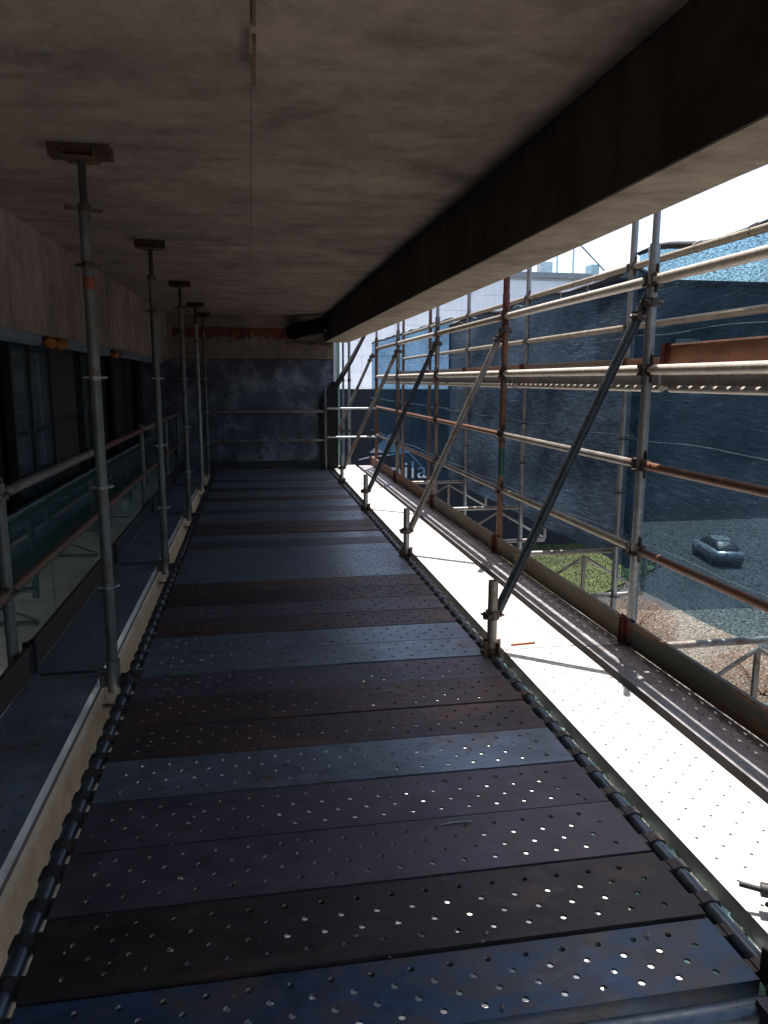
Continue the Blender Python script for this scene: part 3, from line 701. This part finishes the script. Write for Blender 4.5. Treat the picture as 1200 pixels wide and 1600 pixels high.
for i in range(6):
    ya = -1.0 if i == 0 else YB[i - 1]; yb = YB[i] if i < 5 else YE - .12
    for z, nm, mt in ((1.03, 'upper', ['tube', 'tube', 'tube', 'tube_red', 'tube', 'tube'][i]), (.5, 'lower', 'tube_rust')):
        rail('guard_rail', '%s rusty guard rail of the left walkway, %s' % (nm, (['behind the viewer'] + BAYS)[i]), -.6, ya, yb, z, mt, 'guard rails of the left walkway')

# ------------------------------------------------------------------ end guard rail
for z, nm in ((1.07, 'upper'), (.55, 'lower')):
    t = thing('guard_rail', nm + ' guard rail across the far end of the walkway', 'rail', (0, 13.6, z), 0, 'guard rails across the far end')
    part('tube', MB().tube((-.05, 0, 0), (1.99, 0, 0), .0235, 12), 'tube', t)
    t = thing('guard_rail', nm + ' pale short rail from the far post to the outer standard', 'rail', (0, 13.6, z + .05), 0, 'pale short rails at the far right end')
    part('tube', MB().tube((2.05, 0, 0), (2.95, 0, 0), .017, 12), 'galv', t)
t = thing('guard_post', 'slim grey guard post in front of the far slate wall, right end', 'guard post', (2.01, 13.6, 0))
part('tube', MB().tube((0, 0, -.25), (0, 0, 1.5), .0295, 14), 'prop', t)
for z in (.55, 1.07): ob('rosette', ros_me, t, (0, 0, z))
tb = toe_board('toe_board', 'dark blue toe board lying across the foot of the end wall', 0, -1.05, 1.05, 0.004, .155, 'toe_dark', 'black', None)
tb.rotation_euler = (0, 0, PI / 2); tb.location = (.98, YE - .06, .004)

# ------------------------------------------------------------------ right side: bright planks, outer planks, toe boards
RP = ['nearest bay', 'second bay, from the first stub post on', 'third bay', 'fourth bay', 'farthest bay']
for i in range(-1, 5):
    ya = -1.0 if i < 0 else YB[i]; yb = YB[i + 1] if i < 4 else YE + .4
    if i < 0: yb = YB[0]
    ya += .0
    nm = 'behind the viewer' if i < 0 else RP[i]
    if i == 1: nm = 'second bay'
    L = yb - ya - .012
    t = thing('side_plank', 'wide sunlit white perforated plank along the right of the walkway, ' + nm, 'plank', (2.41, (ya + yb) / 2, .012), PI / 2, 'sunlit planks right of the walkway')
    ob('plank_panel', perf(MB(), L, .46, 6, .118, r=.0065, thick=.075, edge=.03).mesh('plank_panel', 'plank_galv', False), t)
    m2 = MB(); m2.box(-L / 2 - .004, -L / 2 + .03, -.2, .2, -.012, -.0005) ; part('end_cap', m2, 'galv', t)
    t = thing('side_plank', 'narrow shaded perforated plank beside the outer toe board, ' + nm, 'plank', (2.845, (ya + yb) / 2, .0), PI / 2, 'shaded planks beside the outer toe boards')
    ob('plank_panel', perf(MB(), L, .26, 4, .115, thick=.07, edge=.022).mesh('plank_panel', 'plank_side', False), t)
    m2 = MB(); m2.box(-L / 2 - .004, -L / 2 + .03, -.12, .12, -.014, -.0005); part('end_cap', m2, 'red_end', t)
    for x, nn in ((2.70, 'between the bright and shaded planks'), (3.0, 'under the outer toe board')):
        rail('side_ledger', 'low tube %s, %s' % (nn, nm), x - (0 if x > 2.9 else .01), ya, yb, -.10, 'tube', 'low ledger tubes on the right', False, cat='ledger')
TM = ['toe_green', 'toe_green', 'toe_tan', 'toe_orange', 'toe_rust']
TL = ['dark green toe board at the lower right, nearest', 'green toe board with rusty top, second from the near end', 'tan toe board with a small yellow sticker', 'tan rust toe board, second from the far end', 'rusty toe board at the far right end']
for i in range(5):
    ya = YB[i]; yb = YB[i + 1]
    t = toe_board('toe_board', TL[i], 2.99, ya + .03, yb + .01, .004, .155, ['toe_green', 'toe_tan', 'toe_tan', 'toe_rust', 'toe_rust'][i], 'red_end', 'toe boards of the outer right edge')
    if i == 1:
        m2 = MB(); m2.box(-.0139, -.0128, .55, .72, .055, .11); part('sticker', m2, 'yellow', t)
        m2 = MB()
        for q in range(5): m2.box(-.0146, -.0141, .565 + q * .03, .583 + q * .03, .07, .095)
        part('sticker_print', m2, 'ink', t)

# stub posts and raking braces
STUB = ['stub post with clamp beyond the lower right corner, its bolt poking into view', 'rusty tan stub post with clamp beside the sunlit plank, nearest fully in view', 'grey stub post with clamp, second from the near end', 'stub post with clamp, third from the near end', 'small stub post with clamp at the far end']
BR = [('tube_blue', 'raking tube brace beyond the right edge of view'), ('brace_dark', 'thick dark blue grey raking brace to the nearest outer standard'), ('tube', 'weathered tan raking brace to the red standard'),
      ('brace_dark', 'dark raking brace, third from the near end'), ('tube', 'grey raking brace, fourth from the near end'), ('tube', 'grey raking brace, farthest and crossing the end rails')]
for i in range(5):
    y = YB[i]
    t = thing('stub_post', STUB[i], 'stub post', (2.105, y, 0), 0, 'stub posts at the right deck edge')
    part('tube', MB().tube((0, 0, -.3), (0, 0, .45), .0295, 16, hollow=.026), 'tube_tan' if i == 1 else 'galv', t)
    z = .24; part('clamp', coupler_mb(z, .35, 1.05), 'coupler', t)
    m2 = MB(); m2.tube((0, 0, -.02), (0, 0, .035), .038, 14, hollow=.0302); part('collar', m2, 'tube_rust', t)
    for a in (.4, 2.0, 3.6, 5.2):
        m2 = MB(); mt = Matrix.Rotation(a, 4, 'Z'); m2.box(.036, .068, -.006, .006, -.03, .075, mt)
        part('foot_wedge', m2, 'tube_rust' if i == 1 else 'coupler', t)
XO = 3.012
for i in range(6):
    y = YB[i]; m, lab = BR[i]
    t = thing('raking_brace', lab, 'brace', (2.14, y, .27), 0, 'raking braces on the right')
    d = Vector((XO - .03 - 2.14, .03, 2.03 - .27)); e = d * (1 + .06)
    part('tube', MB().tube(-d * .02 + Vector((.02, .035, 0)), e + Vector((0, .035, 0)), .0295, 18, hollow=.026), m, t)
    c = coupler_mb(0, .2, 1.05); q = Vector((XO - 2.14, 0, 2.075 - .27)); cc = MB(); cc.add([Vector(v) + q for v in c.v], c.f); part('clamp', cc, 'coupler', t)
    c = coupler_mb(0, 1.2, .95); q = d * 0.985 + Vector((0, .035, 0)); cc = MB(); cc.add([Vector(v) + q for v in c.v], c.f); part('clamp', cc, 'coupler', t)
# outer standards
SM = [('galv', 'pale galvanised outer standard beyond the right edge'), ('galv', 'pale galvanised outer standard, nearest and tallest in view'), ('tube_rust', 'rust brown outer standard with a red top and green patch'), ('tube', 'grey outer standard, third from the near end'),
      ('tube', 'grey brown outer standard, fourth from the near end'), ('tube_rust', 'thin brown outer standard at the far end')]
for i in range(6):
    y = YB[i] if i < 5 else YE + .1
    m, lab = SM[i]
    t = thing('scaffold_standard', lab, 'standard', (XO, y, 0), 0, 'outer standards on the right')
    z0, z1 = (.02, 2.55)
    part('lower_tube', MB().tube((0, 0, GZ + .03), (0, 0, z1 - .15), .0295, 18), m, t)
    part('upper_tube', MB().tube((0, 0, z1 - .15), (0, 0, 2.78), .0205 if i != 2 else .0295, 16), 'tube_red' if i == 2 else 'galv', t)
    if i == 2:
        part('green_patch', MB().tube((0, 0, .75), (0, 0, 1.0), .0302, 18), 'tube_green', t)
        part('red_sleeve', MB().tube((0, 0, 2.12), (0, 0, 2.4), .032, 18), 'tube_red', t)
    for z in (.05, .61, 1.13, 1.69, 2.2): ob('rosette', ros_me, t, (0, 0, z - .03))
    m2 = MB(); m2.tube((0, 0, .2), (0, 0, .27), .032, 16); part('spigot_joint', m2, m, t)
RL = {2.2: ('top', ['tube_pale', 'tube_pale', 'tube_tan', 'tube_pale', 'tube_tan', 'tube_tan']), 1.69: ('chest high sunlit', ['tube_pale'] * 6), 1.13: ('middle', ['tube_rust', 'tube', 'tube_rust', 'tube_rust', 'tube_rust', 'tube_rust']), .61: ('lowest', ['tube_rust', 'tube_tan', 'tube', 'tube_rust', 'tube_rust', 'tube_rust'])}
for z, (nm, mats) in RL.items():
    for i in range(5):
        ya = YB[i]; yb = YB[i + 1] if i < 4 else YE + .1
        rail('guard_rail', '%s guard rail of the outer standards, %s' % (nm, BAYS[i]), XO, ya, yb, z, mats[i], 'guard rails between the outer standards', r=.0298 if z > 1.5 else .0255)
        if z == 1.69:
            pass

# ------------------------------------------------------------------ second row of standards, upper deck, outer toe boards
XF = 4.07; YF = [3.83, 6.4, 8.97, 11.54, 14.11, 16.68]
FL = ['beyond the right edge', 'just left of the nearest outer standard', 'between the nearest and the red standard', 'behind the red standard', 'left of the red standard', 'at the far end']
for i, y in enumerate(YF):
    t = thing('scaffold_standard', 'slim standard of the back row by the netting, ' + FL[i], 'standard', (XF, y, 0), 0, 'back row standards by the netting')
    part('tube', MB().tube((0, 0, GZ + .03), (0, 0, 3.3), .0295, 14), 'galv' if i < 4 else 'tube_rust', t)
    for z in (-.4, .1, .6, 1.1, 1.66, 2.1, 2.62): ob('rosette', ros_me, t, (0, 0, z))
for i in range(5):
    ya, yb = YF[i], YF[i + 1]
    rail('guard_rail', 'tan rail of the back row at head height, ' + FL[i + 1], XF, ya, yb, 2.1, 'tube_tan', 'tan rails of the back row')
    rail('guard_rail', 'top rail carrying the netting of the back row, ' + FL[i + 1], XF, ya, yb, 2.62, 'tube_tan', 'top rails carrying the netting')
UD = 1.665
for i in range(5):
    ya = YB[i]; yb = YB[i + 1] if i < 4 else YE + .1
    for q in (0, 2):
        x = 3.24 + q * .3
        t = thing('upper_plank', 'steel plank of the eye level outer deck, %s strip, %s' % (['inner', 'middle', 'outer'][q], BAYS[i]), 'plank', (x, (ya + yb) / 2, UD), PI / 2, 'planks of the eye level outer deck')
        ob('plank_panel', plank_mesh('upper%.2f' % (yb - ya), yb - ya - .03, .290, 5, .115, 'plank_side', thick=.06, edge=.018, r=.0135), t)
    for xx in (3.14, 3.98):
        rail('deck_ledger', 'tube carrying the eye level deck on its %s side, %s' % ('inner' if xx < 3.5 else 'outer', BAYS[i]), xx, ya, yb, UD - .085, 'tube_pale', 'tubes carrying the eye level deck', False, r=.02, cat='ledger')
OM = ['toe_orange', 'toe_orange', 'toe_orange', 'toe_orange', 'toe_tan', 'toe_dark']
for i in range(5):
    t = toe_board('toe_board', 'orange toe board beyond the eye level deck, ' + ['outside the right edge', 'left of the nearest standard, with sticker', 'behind the red standard', 'behind the third standard', 'farthest, darker'][i], XF - .035, YF[i] + .03, YF[i + 1] - .01, UD + .005, UD + .15, ['toe_orange', 'toe_tan', 'toe_orange', 'toe_tan', 'toe_dark'][i], 'red_end', 'toe boards of the eye level deck')
    if i == 1:
        m2 = MB(); m2.box(-.0139, -.0128, .9, 1.12, .03, .075); part('sticker', m2, 'yellow', t)
        m2 = MB()
        for q in range(4): m2.box(-.0146, -.0141, .92 + q * .045, .945 + q * .045, .042, .062)
        part('sticker_print', m2, 'ink', t)
toe_board('toe_board', 'big rusty toe board panel at the right edge, above the sunlit rail', 3.09, YB[0] + .05, YB[1] - .06, UD + .03, UD + .165, 'toe_rust', 'red_end', None)

# ------------------------------------------------------------------ lattice beams under the decks
def lattice(y, i):
    t = thing('lattice_beam', 'dark lattice beam sticking out under the outer planks, ' + ['at the lower right', 'below the nearest outer standard', 'below the red standard', 'third along', 'fourth along', 'farthest'][i], 'lattice beam', (0, y, 0), 0, 'lattice beams under the scaffold')
    xa, xb = -.62, 4.5; zt, zb = -.155 if False else -.06, -.46
    zt = -.16
    part('top_chord', MB().tube((xa, 0, zt), (3.1, 0, zt), .024, 12), 'tube', t)
    part('outer_chord', MB().tube((3.02, .05, -.02), (xb, .05, -.02), .024, 12), 'tube', t)
    part('bottom_chord', MB().tube((xa, 0, zb), (xb, 0, zb), .024, 12), 'tube', t)
    n = 8; dx = (xb - xa) / n
    for k in range(n):
        x0 = xa + k * dx; z1 = zt if x0 + dx < 3.1 else -.04
        m2 = MB(); m2.box(x0 + dx - .017, x0 + dx + .017, -.012, .012, zb + .02, z1 - .02); part('upright', m2, 'tube', t)
        part('diagonal', MB().tube((x0, 0.0, zb + .02) if k % 2 == 0 else (x0, 0, z1 - .02), (x0 + dx, 0, z1 - .02) if k % 2 == 0 else (x0 + dx, 0, zb + .02), .014, 8), 'tube', t)
for i in range(5): lattice(YB[i] - .07, i)
# near lattice bits seen in the gap between the two right planks
for q, (y, lab) in enumerate(((2.98, 'short pale diagonal tube in the gap between bright and shaded planks, farther one'), (2.82, 'short pale diagonal tube in the gap between bright and shaded planks, nearer one'))):
    t = thing('diagonal_tube', lab, 'tube', (2.72, y, -.2), 0, 'pale diagonal tubes in the plank gap')
    part('tube', MB().tube((-.5, -.25, -.35), (.2, .1, .05), .022, 12), 'tube_tan', t)
    part('end_clamp', MB().tube((.17, .085, .033), (.23, .115, .067), .03, 12), 'coupler', t)

# glass strip under the right deck edge
for i in range(3):
    ya, yb = (0.2, 2.6, 4.3)[i], (2.59, 4.29, 6.6)[i]
    t = thing('glass_strip', ['nearest greenish glass strip beside the right ledger tube', 'second greenish glass strip beside the right ledger tube', 'farthest greenish glass strip beside the right ledger tube'][i], 'glass panel', (2.158, (ya + yb) / 2, -.1), 0, 'greenish glass strips at the right deck edge')
    h = (yb - ya) / 2
    m2 = MB(); m2.box(-.006, .006, -h, h, -.34, .0); part('pane', m2, 'glass_green', t)
    m2 = MB(); m2.box(-.009, .009, -h, h, .0003, .006); part('edge_trim', m2, 'galv', t)
# torn film on the glass edge
m2 = MB(); vs = []; fs = []
for q in range(60):
    y = 1.5 + q * .045; z = -.065 + .008 * math.sin(q * 1.3 + .02 * q * q) + random.uniform(-.008, .008); x = 2.15 + .012 * math.sin(q * .9)
    vs += [(x, y, z), (x + .02 + random.uniform(-.006, .006), y, z + .012 + random.uniform(-.008, .008)), (x + .03, y, z - .05)]
for q in range(59):
    a = q * 3; fs += [(a, a + 1, a + 4, a + 3), (a + 1, a + 2, a + 5, a + 4)]
m2.add(vs, fs, True); tag(ob('plastic_film', m2.mesh('plastic_film', 'glass_green')), 'crumpled clear plastic film along the right ledger tube', 'plastic film')

# ------------------------------------------------------------------ netting
def net(name, label, ya, yb, x, topf, zb, mat, group, fold=True):
    t = thing(name, label, 'netting', (x, ya, 0), 0, group)
    nu, nv = 60, 30; vs = []; fs = []
    for a in range(nu + 1):
        y = (yb - ya) * a / nu; zt = topf(ya + y)
        for b in range(nv + 1):
            z = zt + (zb - zt) * b / nv
            dx = .035 * math.sin(y * 2.1 + z * .8) + .02 * math.sin(y * 5.3 + 1.7 * z) + .012 * math.sin(z * 7 + y)
            vs.append((dx * min(1, b / 3) * min(1, a / 6, (nu - a) / 6), y, z))
    for a in range(nu):
        for b in range(nv):
            q = a * (nv + 1) + b; fs.append((q, q + 1, q + nv + 2, q + nv + 1))
    me = bpy.data.meshes.new('net_sheet'); me.from_pydata(vs, [], fs); me.materials.append(M[mat])
    for p in me.polygons: p.use_smooth = True
    ob('net_sheet', me, t)
    for z in (2.02, 1.12, .2):
        m2 = MB(); m2.path([(-.03, (yb - ya) * a / 30, z + .012 * math.sin(a * .8 + z)) for a in range(31)], .0035, 5); part('seam', m2, 'galv', t)
    nt_ = int((yb - ya) / .64)
    for a in range(nt_):
        y = (yb - ya) * (a + .5) / nt_; zt = topf(ya + y)
        m2 = MB(); m2.path([(-.03, y, zt + .03), (-.09, y + .01, zt), (-.10, y, zt - .05), (-.02, y - .01, zt - .07)], .004, 5); part('cable_tie', m2, 'white_paint' if a % 3 else 'black', t)
    if fold:
        pts = [(0.01 * math.sin(y * 3), y, topf(ya + y) + .012 + .01 * math.sin(y * 6)) for y in [(yb - ya) * a / 60 for a in range(61)]]
        rr = [.018 + .012 * abs(math.sin(a * .21)) for a in range(61)]
        part('rolled_edge', MB().path(pts, rr, 8), 'net_fold', t)
    return t
def sag(ys, lo=2.60, hi=2.74):
    def f(y):
        k = (y - ys[0]) / (ys[1] - ys[0]); k = k - math.floor(k); return lo + (hi - lo) * (0.5 + .5 * math.cos(2 * PI * k)) * .6
    return f
net('shade_net', 'thin bright blue netting at the upper right, in front of the sky', 0.5, 6.42, XF + .07, sag((3.83, 6.4), 2.64, 2.8), -.22, 'net_thin', 'netting sheets outside the scaffold')
net('shade_net', 'dense dark navy netting sheet in the middle of the back row', 6.3, 13.1, XF + .1, lambda y: (2.60 + .04 * math.cos((y - 6.4) * 2.44)) if y > 6.5 else 2.6 - (6.5 - y) * .28, -.12, 'net_dense', 'netting sheets outside the scaffold')
net('shade_net', 'pale blue netting sheet at the far end of the back row', 13.0, 22.0, XF + .13, lambda y: 2.68, -.3, 'net_far', 'netting sheets outside the scaffold')
# black drape and downpipes beyond the end wall
vs = [(1.93, 13.78, 1.25), (1.93, 13.78, -.2), (2.27, 13.78, -.2), (2.27, 13.78, 1.6), (2.16, 13.78, 1.6)]
_u = [(2.22, 14.3, 1.9), (2.03, 14.05, 1.2), (2.0, 13.98, .95), (2.0, 13.98, -.3), (2.32, 14.2, -.3), (2.32, 14.2, 1.35), (2.50, 14.3, 1.9), (2.84, 14.35, 2.45), (2.76, 14.35, 2.48)]
m2 = MB(); n = len(vs)
m2.add([Vector(v) for v in vs] + [Vector(v) + Vector((0, .03, 0)) for v in vs], [tuple(range(n)), tuple(reversed(range(n, 2 * n)))] + [(i, (i + 1) % n, n + (i + 1) % n, n + i) for i in range(n)])
dr = tag(ob('black_drape', m2.mesh('black_drape', 'black_cloth')), 'black fabric drape hung beside the end wall on a diagonal strap', 'drape')
part('strap', MB().path([(1.98, 13.76, 1.15), (2.25, 13.9, 1.52), (2.55, 14.1, 1.98), (2.86, 14.3, 2.5), (2.95, 14.35, 2.7)], [.03, .05, .045, .03, .025], 8), 'black_cloth', dr)
for i, (x, r, m, lab) in enumerate(((2.40, .03, 'glass_green', 'greenish clear pipe right beside the far drape'), (2.50, .022, 'track', 'thin steel downpipe, middle of three at the far end'), (2.62, .028, 'galv', 'steel downpipe, rightmost of three at the far end'))):
    t = thing('downpipe', lab, 'pipe', (x, 14.9, 0), 0, 'pipes at the far right corner')
    part('pipe', MB().tube((0, 0, GZ + .03), (0, 0, 3.0), r, 12), m, t)
    for z in (.6, 1.6): part('bracket', MB().tube((0, 0, z), (0, 0, z + .05), r + .01, 12), 'coupler', t)
t = thing('white_column', 'pale rendered column between the slate wall and the pipes', 'column', (2.36, 15.3, 0))
m2 = MB(); m2.box(-.14, .12, 0, .3, GZ + .03, 3.09); part('shaft', m2, 'white', t)
m2 = MB(); m2.box(-.16, .14, -.02, .32, .4, .47); part('band', m2, 'galv', t)

# ------------------------------------------------------------------ background
ho = thing('site_hoarding', 'tall charcoal hoarding with a white triangle logo and lettering', 'hoarding', (0, 23, 0))
for a in range(9):
    m2 = MB(); m2.box(1.0 + a * 1.4, 2.395 + a * 1.4, 0, .06, GZ, 1.36); part('hoarding_panel', m2, 'hoarding', ho)
m2 = MB()
def P(px, pz): return (px, -.006, pz)
ax, az = 4.96, .0
tri = [(ax, az), (ax - .70, az - .68), (ax + .62, az - .62)]
# hatched triangle: strips
vs = []; fs = []
N = 16
for q in range(N):
    f0 = (q + .0) / N; f1 = (q + .62) / N
    l = lambda f: (ax - .70 * f, az - .62 * f); r_ = lambda f: (ax + .62 * f, az - .60 * f)
    o = len(vs); vs += [P(*l(f0)), P(*r_(f0)), P(*r_(f1)), P(*l(f1))]; fs.append((o, o + 1, o + 2, o + 3))
m2.add(vs, fs)
def stroke(mb, pts, wd):
    for p, q in zip(pts, pts[1:]):
        d = Vector((q[0] - p[0], q[1] - p[1])).normalized(); n_ = Vector((-d.y, d.x)) * wd / 2
        mb.add([P(p[0] + n_.x, p[1] + n_.y), P(q[0] + n_.x, q[1] + n_.y), P(q[0] - n_.x, q[1] - n_.y), P(p[0] - n_.x, p[1] - n_.y)], [(0, 1, 2, 3)])
stroke(m2, [(3.95, -.82), (4.3, -.74), (4.75, -.70), (5.3, -.62), (5.52, -.6)], .035)
stroke(m2, [(5.52, -.6), (5.75, -.82), (5.95, -1.05)], .03)
part('logo', m2, 'white_paint', ho)
cu = bpy.data.curves.new('lettering', 'FONT'); cu.body = 'nila'; cu.size = .78; cu.space_character = 1.12; cu.extrude = .003
tmp = bpy.data.objects.new('tmp', cu); C.objects.link(tmp)
bpy.context.view_layer.update()
me = bpy.data.meshes.new_from_object(tmp.evaluated_get(bpy.context.evaluated_depsgraph_get()))
bpy.data.objects.remove(tmp); me.materials.clear(); me.materials.append(M['white_paint'])
o = ob('lettering', me, ho, (4.93, -.008, -1.43), (PI / 2, 0, 0))
# white panelled hall behind
wb = thing('white_building', 'long white panelled hall beyond the hoarding', 'building', (0, 42, 0))
m2 = MB(); m2.box(3, 20.1, .1, 10, GL, 7.4); part('wall', m2, 'white', wb)
for r in range(9):
    for c_ in range(9):
        xa = 3 + c_ * 1.9 + (.9 if False else 0); za = -.5 + r * .86
        if za + .84 > 7.3: continue
        m2 = MB(); m2.box(xa + .02, xa + 1.88, 0, .1, za + .015, za + .845) if 'p_me' not in globals() else None
        if 'p_me' not in globals():
            q = MB(); q.box(.006, 1.894, 0, .1, .006, .854); p_me = q.mesh('wall_panel', 'white')
        ob('wall_panel', p_me, wb, (xa, 0 + random.uniform(-.01, .01), za))
m2 = MB(); m2.box(2.9, 20.2, -.15, .3, 7.401, 7.7); part('parapet', m2, 'galv', wb)
dm = thing('red_roof', 'small red domed roof above the white hall', 'roof', (17.8, 52, 9.4))
m2 = MB(); prof = []; vs = []; fs = []
for j in range(7):
    a = PI / 2 * j / 6
    for q in range(20): b = 2 * PI * q / 20; vs.append((2.4 * math.cos(a) * math.cos(b), 2.4 * math.cos(a) * math.sin(b), .95 * math.sin(a)))
for j in range(6):
    for q in range(20): fs.append((j * 20 + q, j * 20 + (q + 1) % 20, j * 20 + 20 + (q + 1) % 20, j * 20 + 20 + q))
m2.add(vs, fs, True); part('dome', m2, 'red', dm)
m2 = MB(); m2.tube((0, 0, -13.2), (0, 0, .02), 2.3, 20); part('drum', m2, 'white', dm)
# steel frame and crane-like mast on the roof line
fr = thing('roof_frame', 'pale teal steel frame with a tank standing on the skyline', 'steel frame', (21.2, 52, 9.2))
for x in (-1.2, -.2, 1.0, 2.2): part('post', MB().tube((x, 0, -13), (x, 0, 2.6 - abs(x) * .3), .07, 8), 'teal', fr)
part('beam', MB().tube((-1.3, 0, 1.8), (2.4, 0, 1.8), .07, 8), 'teal', fr)
m2 = MB(); m2.box(-.1, .7, .05, 1.0, -.2, .7); part('tank', m2, 'teal', fr)
part('stay', MB().tube((.3, 0, 4.0), (4.6, 0, .2), .06, 8), 'galv', fr)
m2 = MB(); m2.box(3.6, 4.2, 0, 1, -13, .6); part('hut', m2, 'teal', fr)
# dark building to the right
db = thing('dark_building', 'long dark flat roofed building behind the right netting', 'building', (0, 58, 0))
m2 = MB(); m2.box(28.5, 100, .1, 14, GL, 9.4); part('wall', m2, 'dark_wall', db)
m2 = MB(); m2.box(28.4, 100, -.15, .6, 9.41, 9.75); part('parapet', m2, 'frame_black', db)
for c_ in range(10):
    x = 31 + c_ * 4.2
    m2 = MB(); m2.box(x, x + 2.4, -.02, .09, 2.2, 5.2); f = part('window', m2, 'frame_black', db)
    m2 = MB(); m2.box(x + .1, x + 2.3, -.035, -.021, 2.3, 5.1); part('pane', m2, 'glass_win', f)
# parked car far behind the net
car = thing('parked_car', 'silver grey car parked beyond the netting at the right', 'car', (28.6, 40.5, GL), 1.35)
def loft(mb, secs):
    n = len(secs[0]); vs = [v for sc_ in secs for v in sc_]
    fs = [(k * n + i, k * n + (i + 1) % n, (k + 1) * n + (i + 1) % n, (k + 1) * n + i) for k in range(len(secs) - 1) for i in range(n)]
    fs += [tuple(reversed(range(n))), tuple(range((len(secs) - 1) * n, len(secs) * n))]
    return mb.add(vs, fs, True)
def csec(x, w_, z0, z1, k=.12):
    return [(x, -w_ + k, z0), (x, w_ - k, z0), (x, w_, z0 + k), (x, w_, z1 - k), (x, w_ - k, z1), (x, -w_ + k, z1), (x, -w_, z1 - k), (x, -w_, z0 + k)]
m2 = MB(); loft(m2, [csec(-2.1, .68, .4, .75), csec(-1.95, .82, .3, .92), csec(-1.0, .86, .28, .96), csec(.9, .86, .28, .98), csec(1.9, .82, .3, .86), csec(2.1, .68, .38, .7)]); part('body', m2, 'car_grey', car)
m2 = MB(); loft(m2, [csec(-1.75, .66, .9, .97, .03), csec(-1.15, .6, .9, 1.42, .1), csec(.3, .6, .9, 1.46, .1), csec(1.25, .68, .9, 1.0, .03)]); part('cabin', m2, 'frame_black', car)
m2 = MB(); m2.box(-1.1, .3, -.52, .52, 1.455, 1.475); part('roof', m2, 'car_grey', car)
for x in (-1.35, 1.35):
    for y in (-.8, .8): 
        wv = part('wheel', MB().tube((x, y - .1, .33), (x, y + .1, .33), .33, 18), 'black', car)
        part('rim', MB().tube((x, y - .11, .33), (x, y - .101, .33), .2, 14), 'galv', wv)
# dry shrub in the gravel
def shrub(x, y, n, R_, label, mat):
    t = thing('dry_shrub', label, 'shrub', (x, y, GZ), 0, 'dry shrubs in the gravel')
    m2 = MB()
    for q in range(9):
        a = random.uniform(0, 2 * PI); m2.path([(0, 0, 0), (R_ * .3 * math.cos(a), R_ * .3 * math.sin(a), .35), (R_ * .7 * math.cos(a), R_ * .7 * math.sin(a), .75)], [.02, .012, .005], 5)
    part('stem', m2, 'wood', t)
    vs = []; fs = []
    for q in range(n):
        a = random.uniform(0, 2 * PI); rr = R_ * random.random() ** .5; z = random.uniform(.1, 1.0) * (1 - .5 * rr / R_)
        c = Vector((rr * math.cos(a), rr * math.sin(a), z)); u = Vector((random.gauss(0, 1), random.gauss(0, 1), random.gauss(0, 1))).normalized(); v = u.orthogonal().normalized(); l = random.uniform(.014, .032)
        o = len(vs); vs += [c - u * l, c + v * l * .5, c + u * l, c - v * l * .5]; fs.append((o, o + 1, o + 2, o + 3))
    me = bpy.data.meshes.new('foliage'); me.from_pydata(vs, [], fs); me.materials.append(M[mat]); o = ob('foliage', me, t); o['kind'] = 'stuff'
shrub(8.6, 14.2, 4200, .95, 'dry brown shrub just right of the nearest outer standard foot', 'wood')
shrub(9.4, 11.0, 4000, 1.0, 'dry brown shrub lower down behind the green toe board', 'wood')

# ------------------------------------------------------------------ small things
m2 = MB(); m2.path([(-.06, 0, .004), (-.02, .003, .007), (.03, .002, .008), (.06, -.004, .006)], .003, 6)
tag(ob('steel_wire', m2.mesh('steel_wire', 'galv'), None, (1.42, 2.443, .001)), 'short bent steel wire lying on the deck right of centre', 'wire')
m2 = MB(); m2.box(-.08, .08, -.005, .005, 0, .01, Matrix.Rotation(.1, 4, 'Z'))
tag(ob('timber_chip', m2.mesh('timber_chip', 'rock_line'), None, (2.33, 4.2, .013)), 'thin orange brown wood chip on the sunlit plank', 'wood chip')
# loose clamp sticking in from the lower right
t = thing('loose_clamp', 'black clamp with a protruding bolt at the lower right edge', 'clamp', (2.27, 1.80, .05), -.5)
m2 = MB(); m2.tube((-.12, 0, .04), (-.02, 0, .03), .009, 8); part('bolt', m2, 'black', t)
m2 = MB(); m2.tube((-.06, 0, .035), (-.03, 0, .035), .022, 6); part('nut', m2, 'black', t)
m2 = MB(); m2.tube((.03, -.04, .01), (.03, .04, .01), .05, 14, hollow=.03); m2.box(-.03, .02, -.025, .025, .0, .06); m2.box(.04, .16, -.03, .03, -.03, .04); part('clamp_body', m2, 'black', t)
t = thing('wedge_clamp', 'purple brown wedge clamp at the bottom right corner of the deck', 'clamp', (2.05, 1.50, -.02))
m2 = MB(); m2.box(-.06, .0, -.03, .03, -.03, .03); m2.box(.01, .05, -.05, .05, -.02, .045); m2.tube((-.08, -.05, 0), (.05, -.05, 0), .02, 10); part('clamp_body', m2, 'plank_plum', t)
m2 = MB(); m2.box(.0, .01, -.02, .02, -.06, .08); part('wedge', m2, 'red_end', t)

vs = []; fs = []
for q in range(420):
    x = random.uniform(.1, 2.0); y = random.uniform(1.6, 7.5); rr = random.choice((.002, .003, .003, .005, .008)); a0 = random.uniform(0, PI); o = len(vs)
    n = 5
    for i in range(n): a = a0 + 2 * PI * i / n; k = rr * random.uniform(.6, 1.3); vs.append((x + k * math.cos(a), y + k * math.sin(a), .0045))
    vs.append((x, y, .0045 + rr * .6))
    fs += [(o + i, o + (i + 1) % n, o + n) for i in range(n)]
me = bpy.data.meshes.new('grit'); me.from_pydata(vs, [], fs); me.materials.append(M['conc_end'])
o = tag(ob('grit', me), 'loose grit and cement crumbs scattered over the walkway planks', 'grit'); o['kind'] = 'stuff'
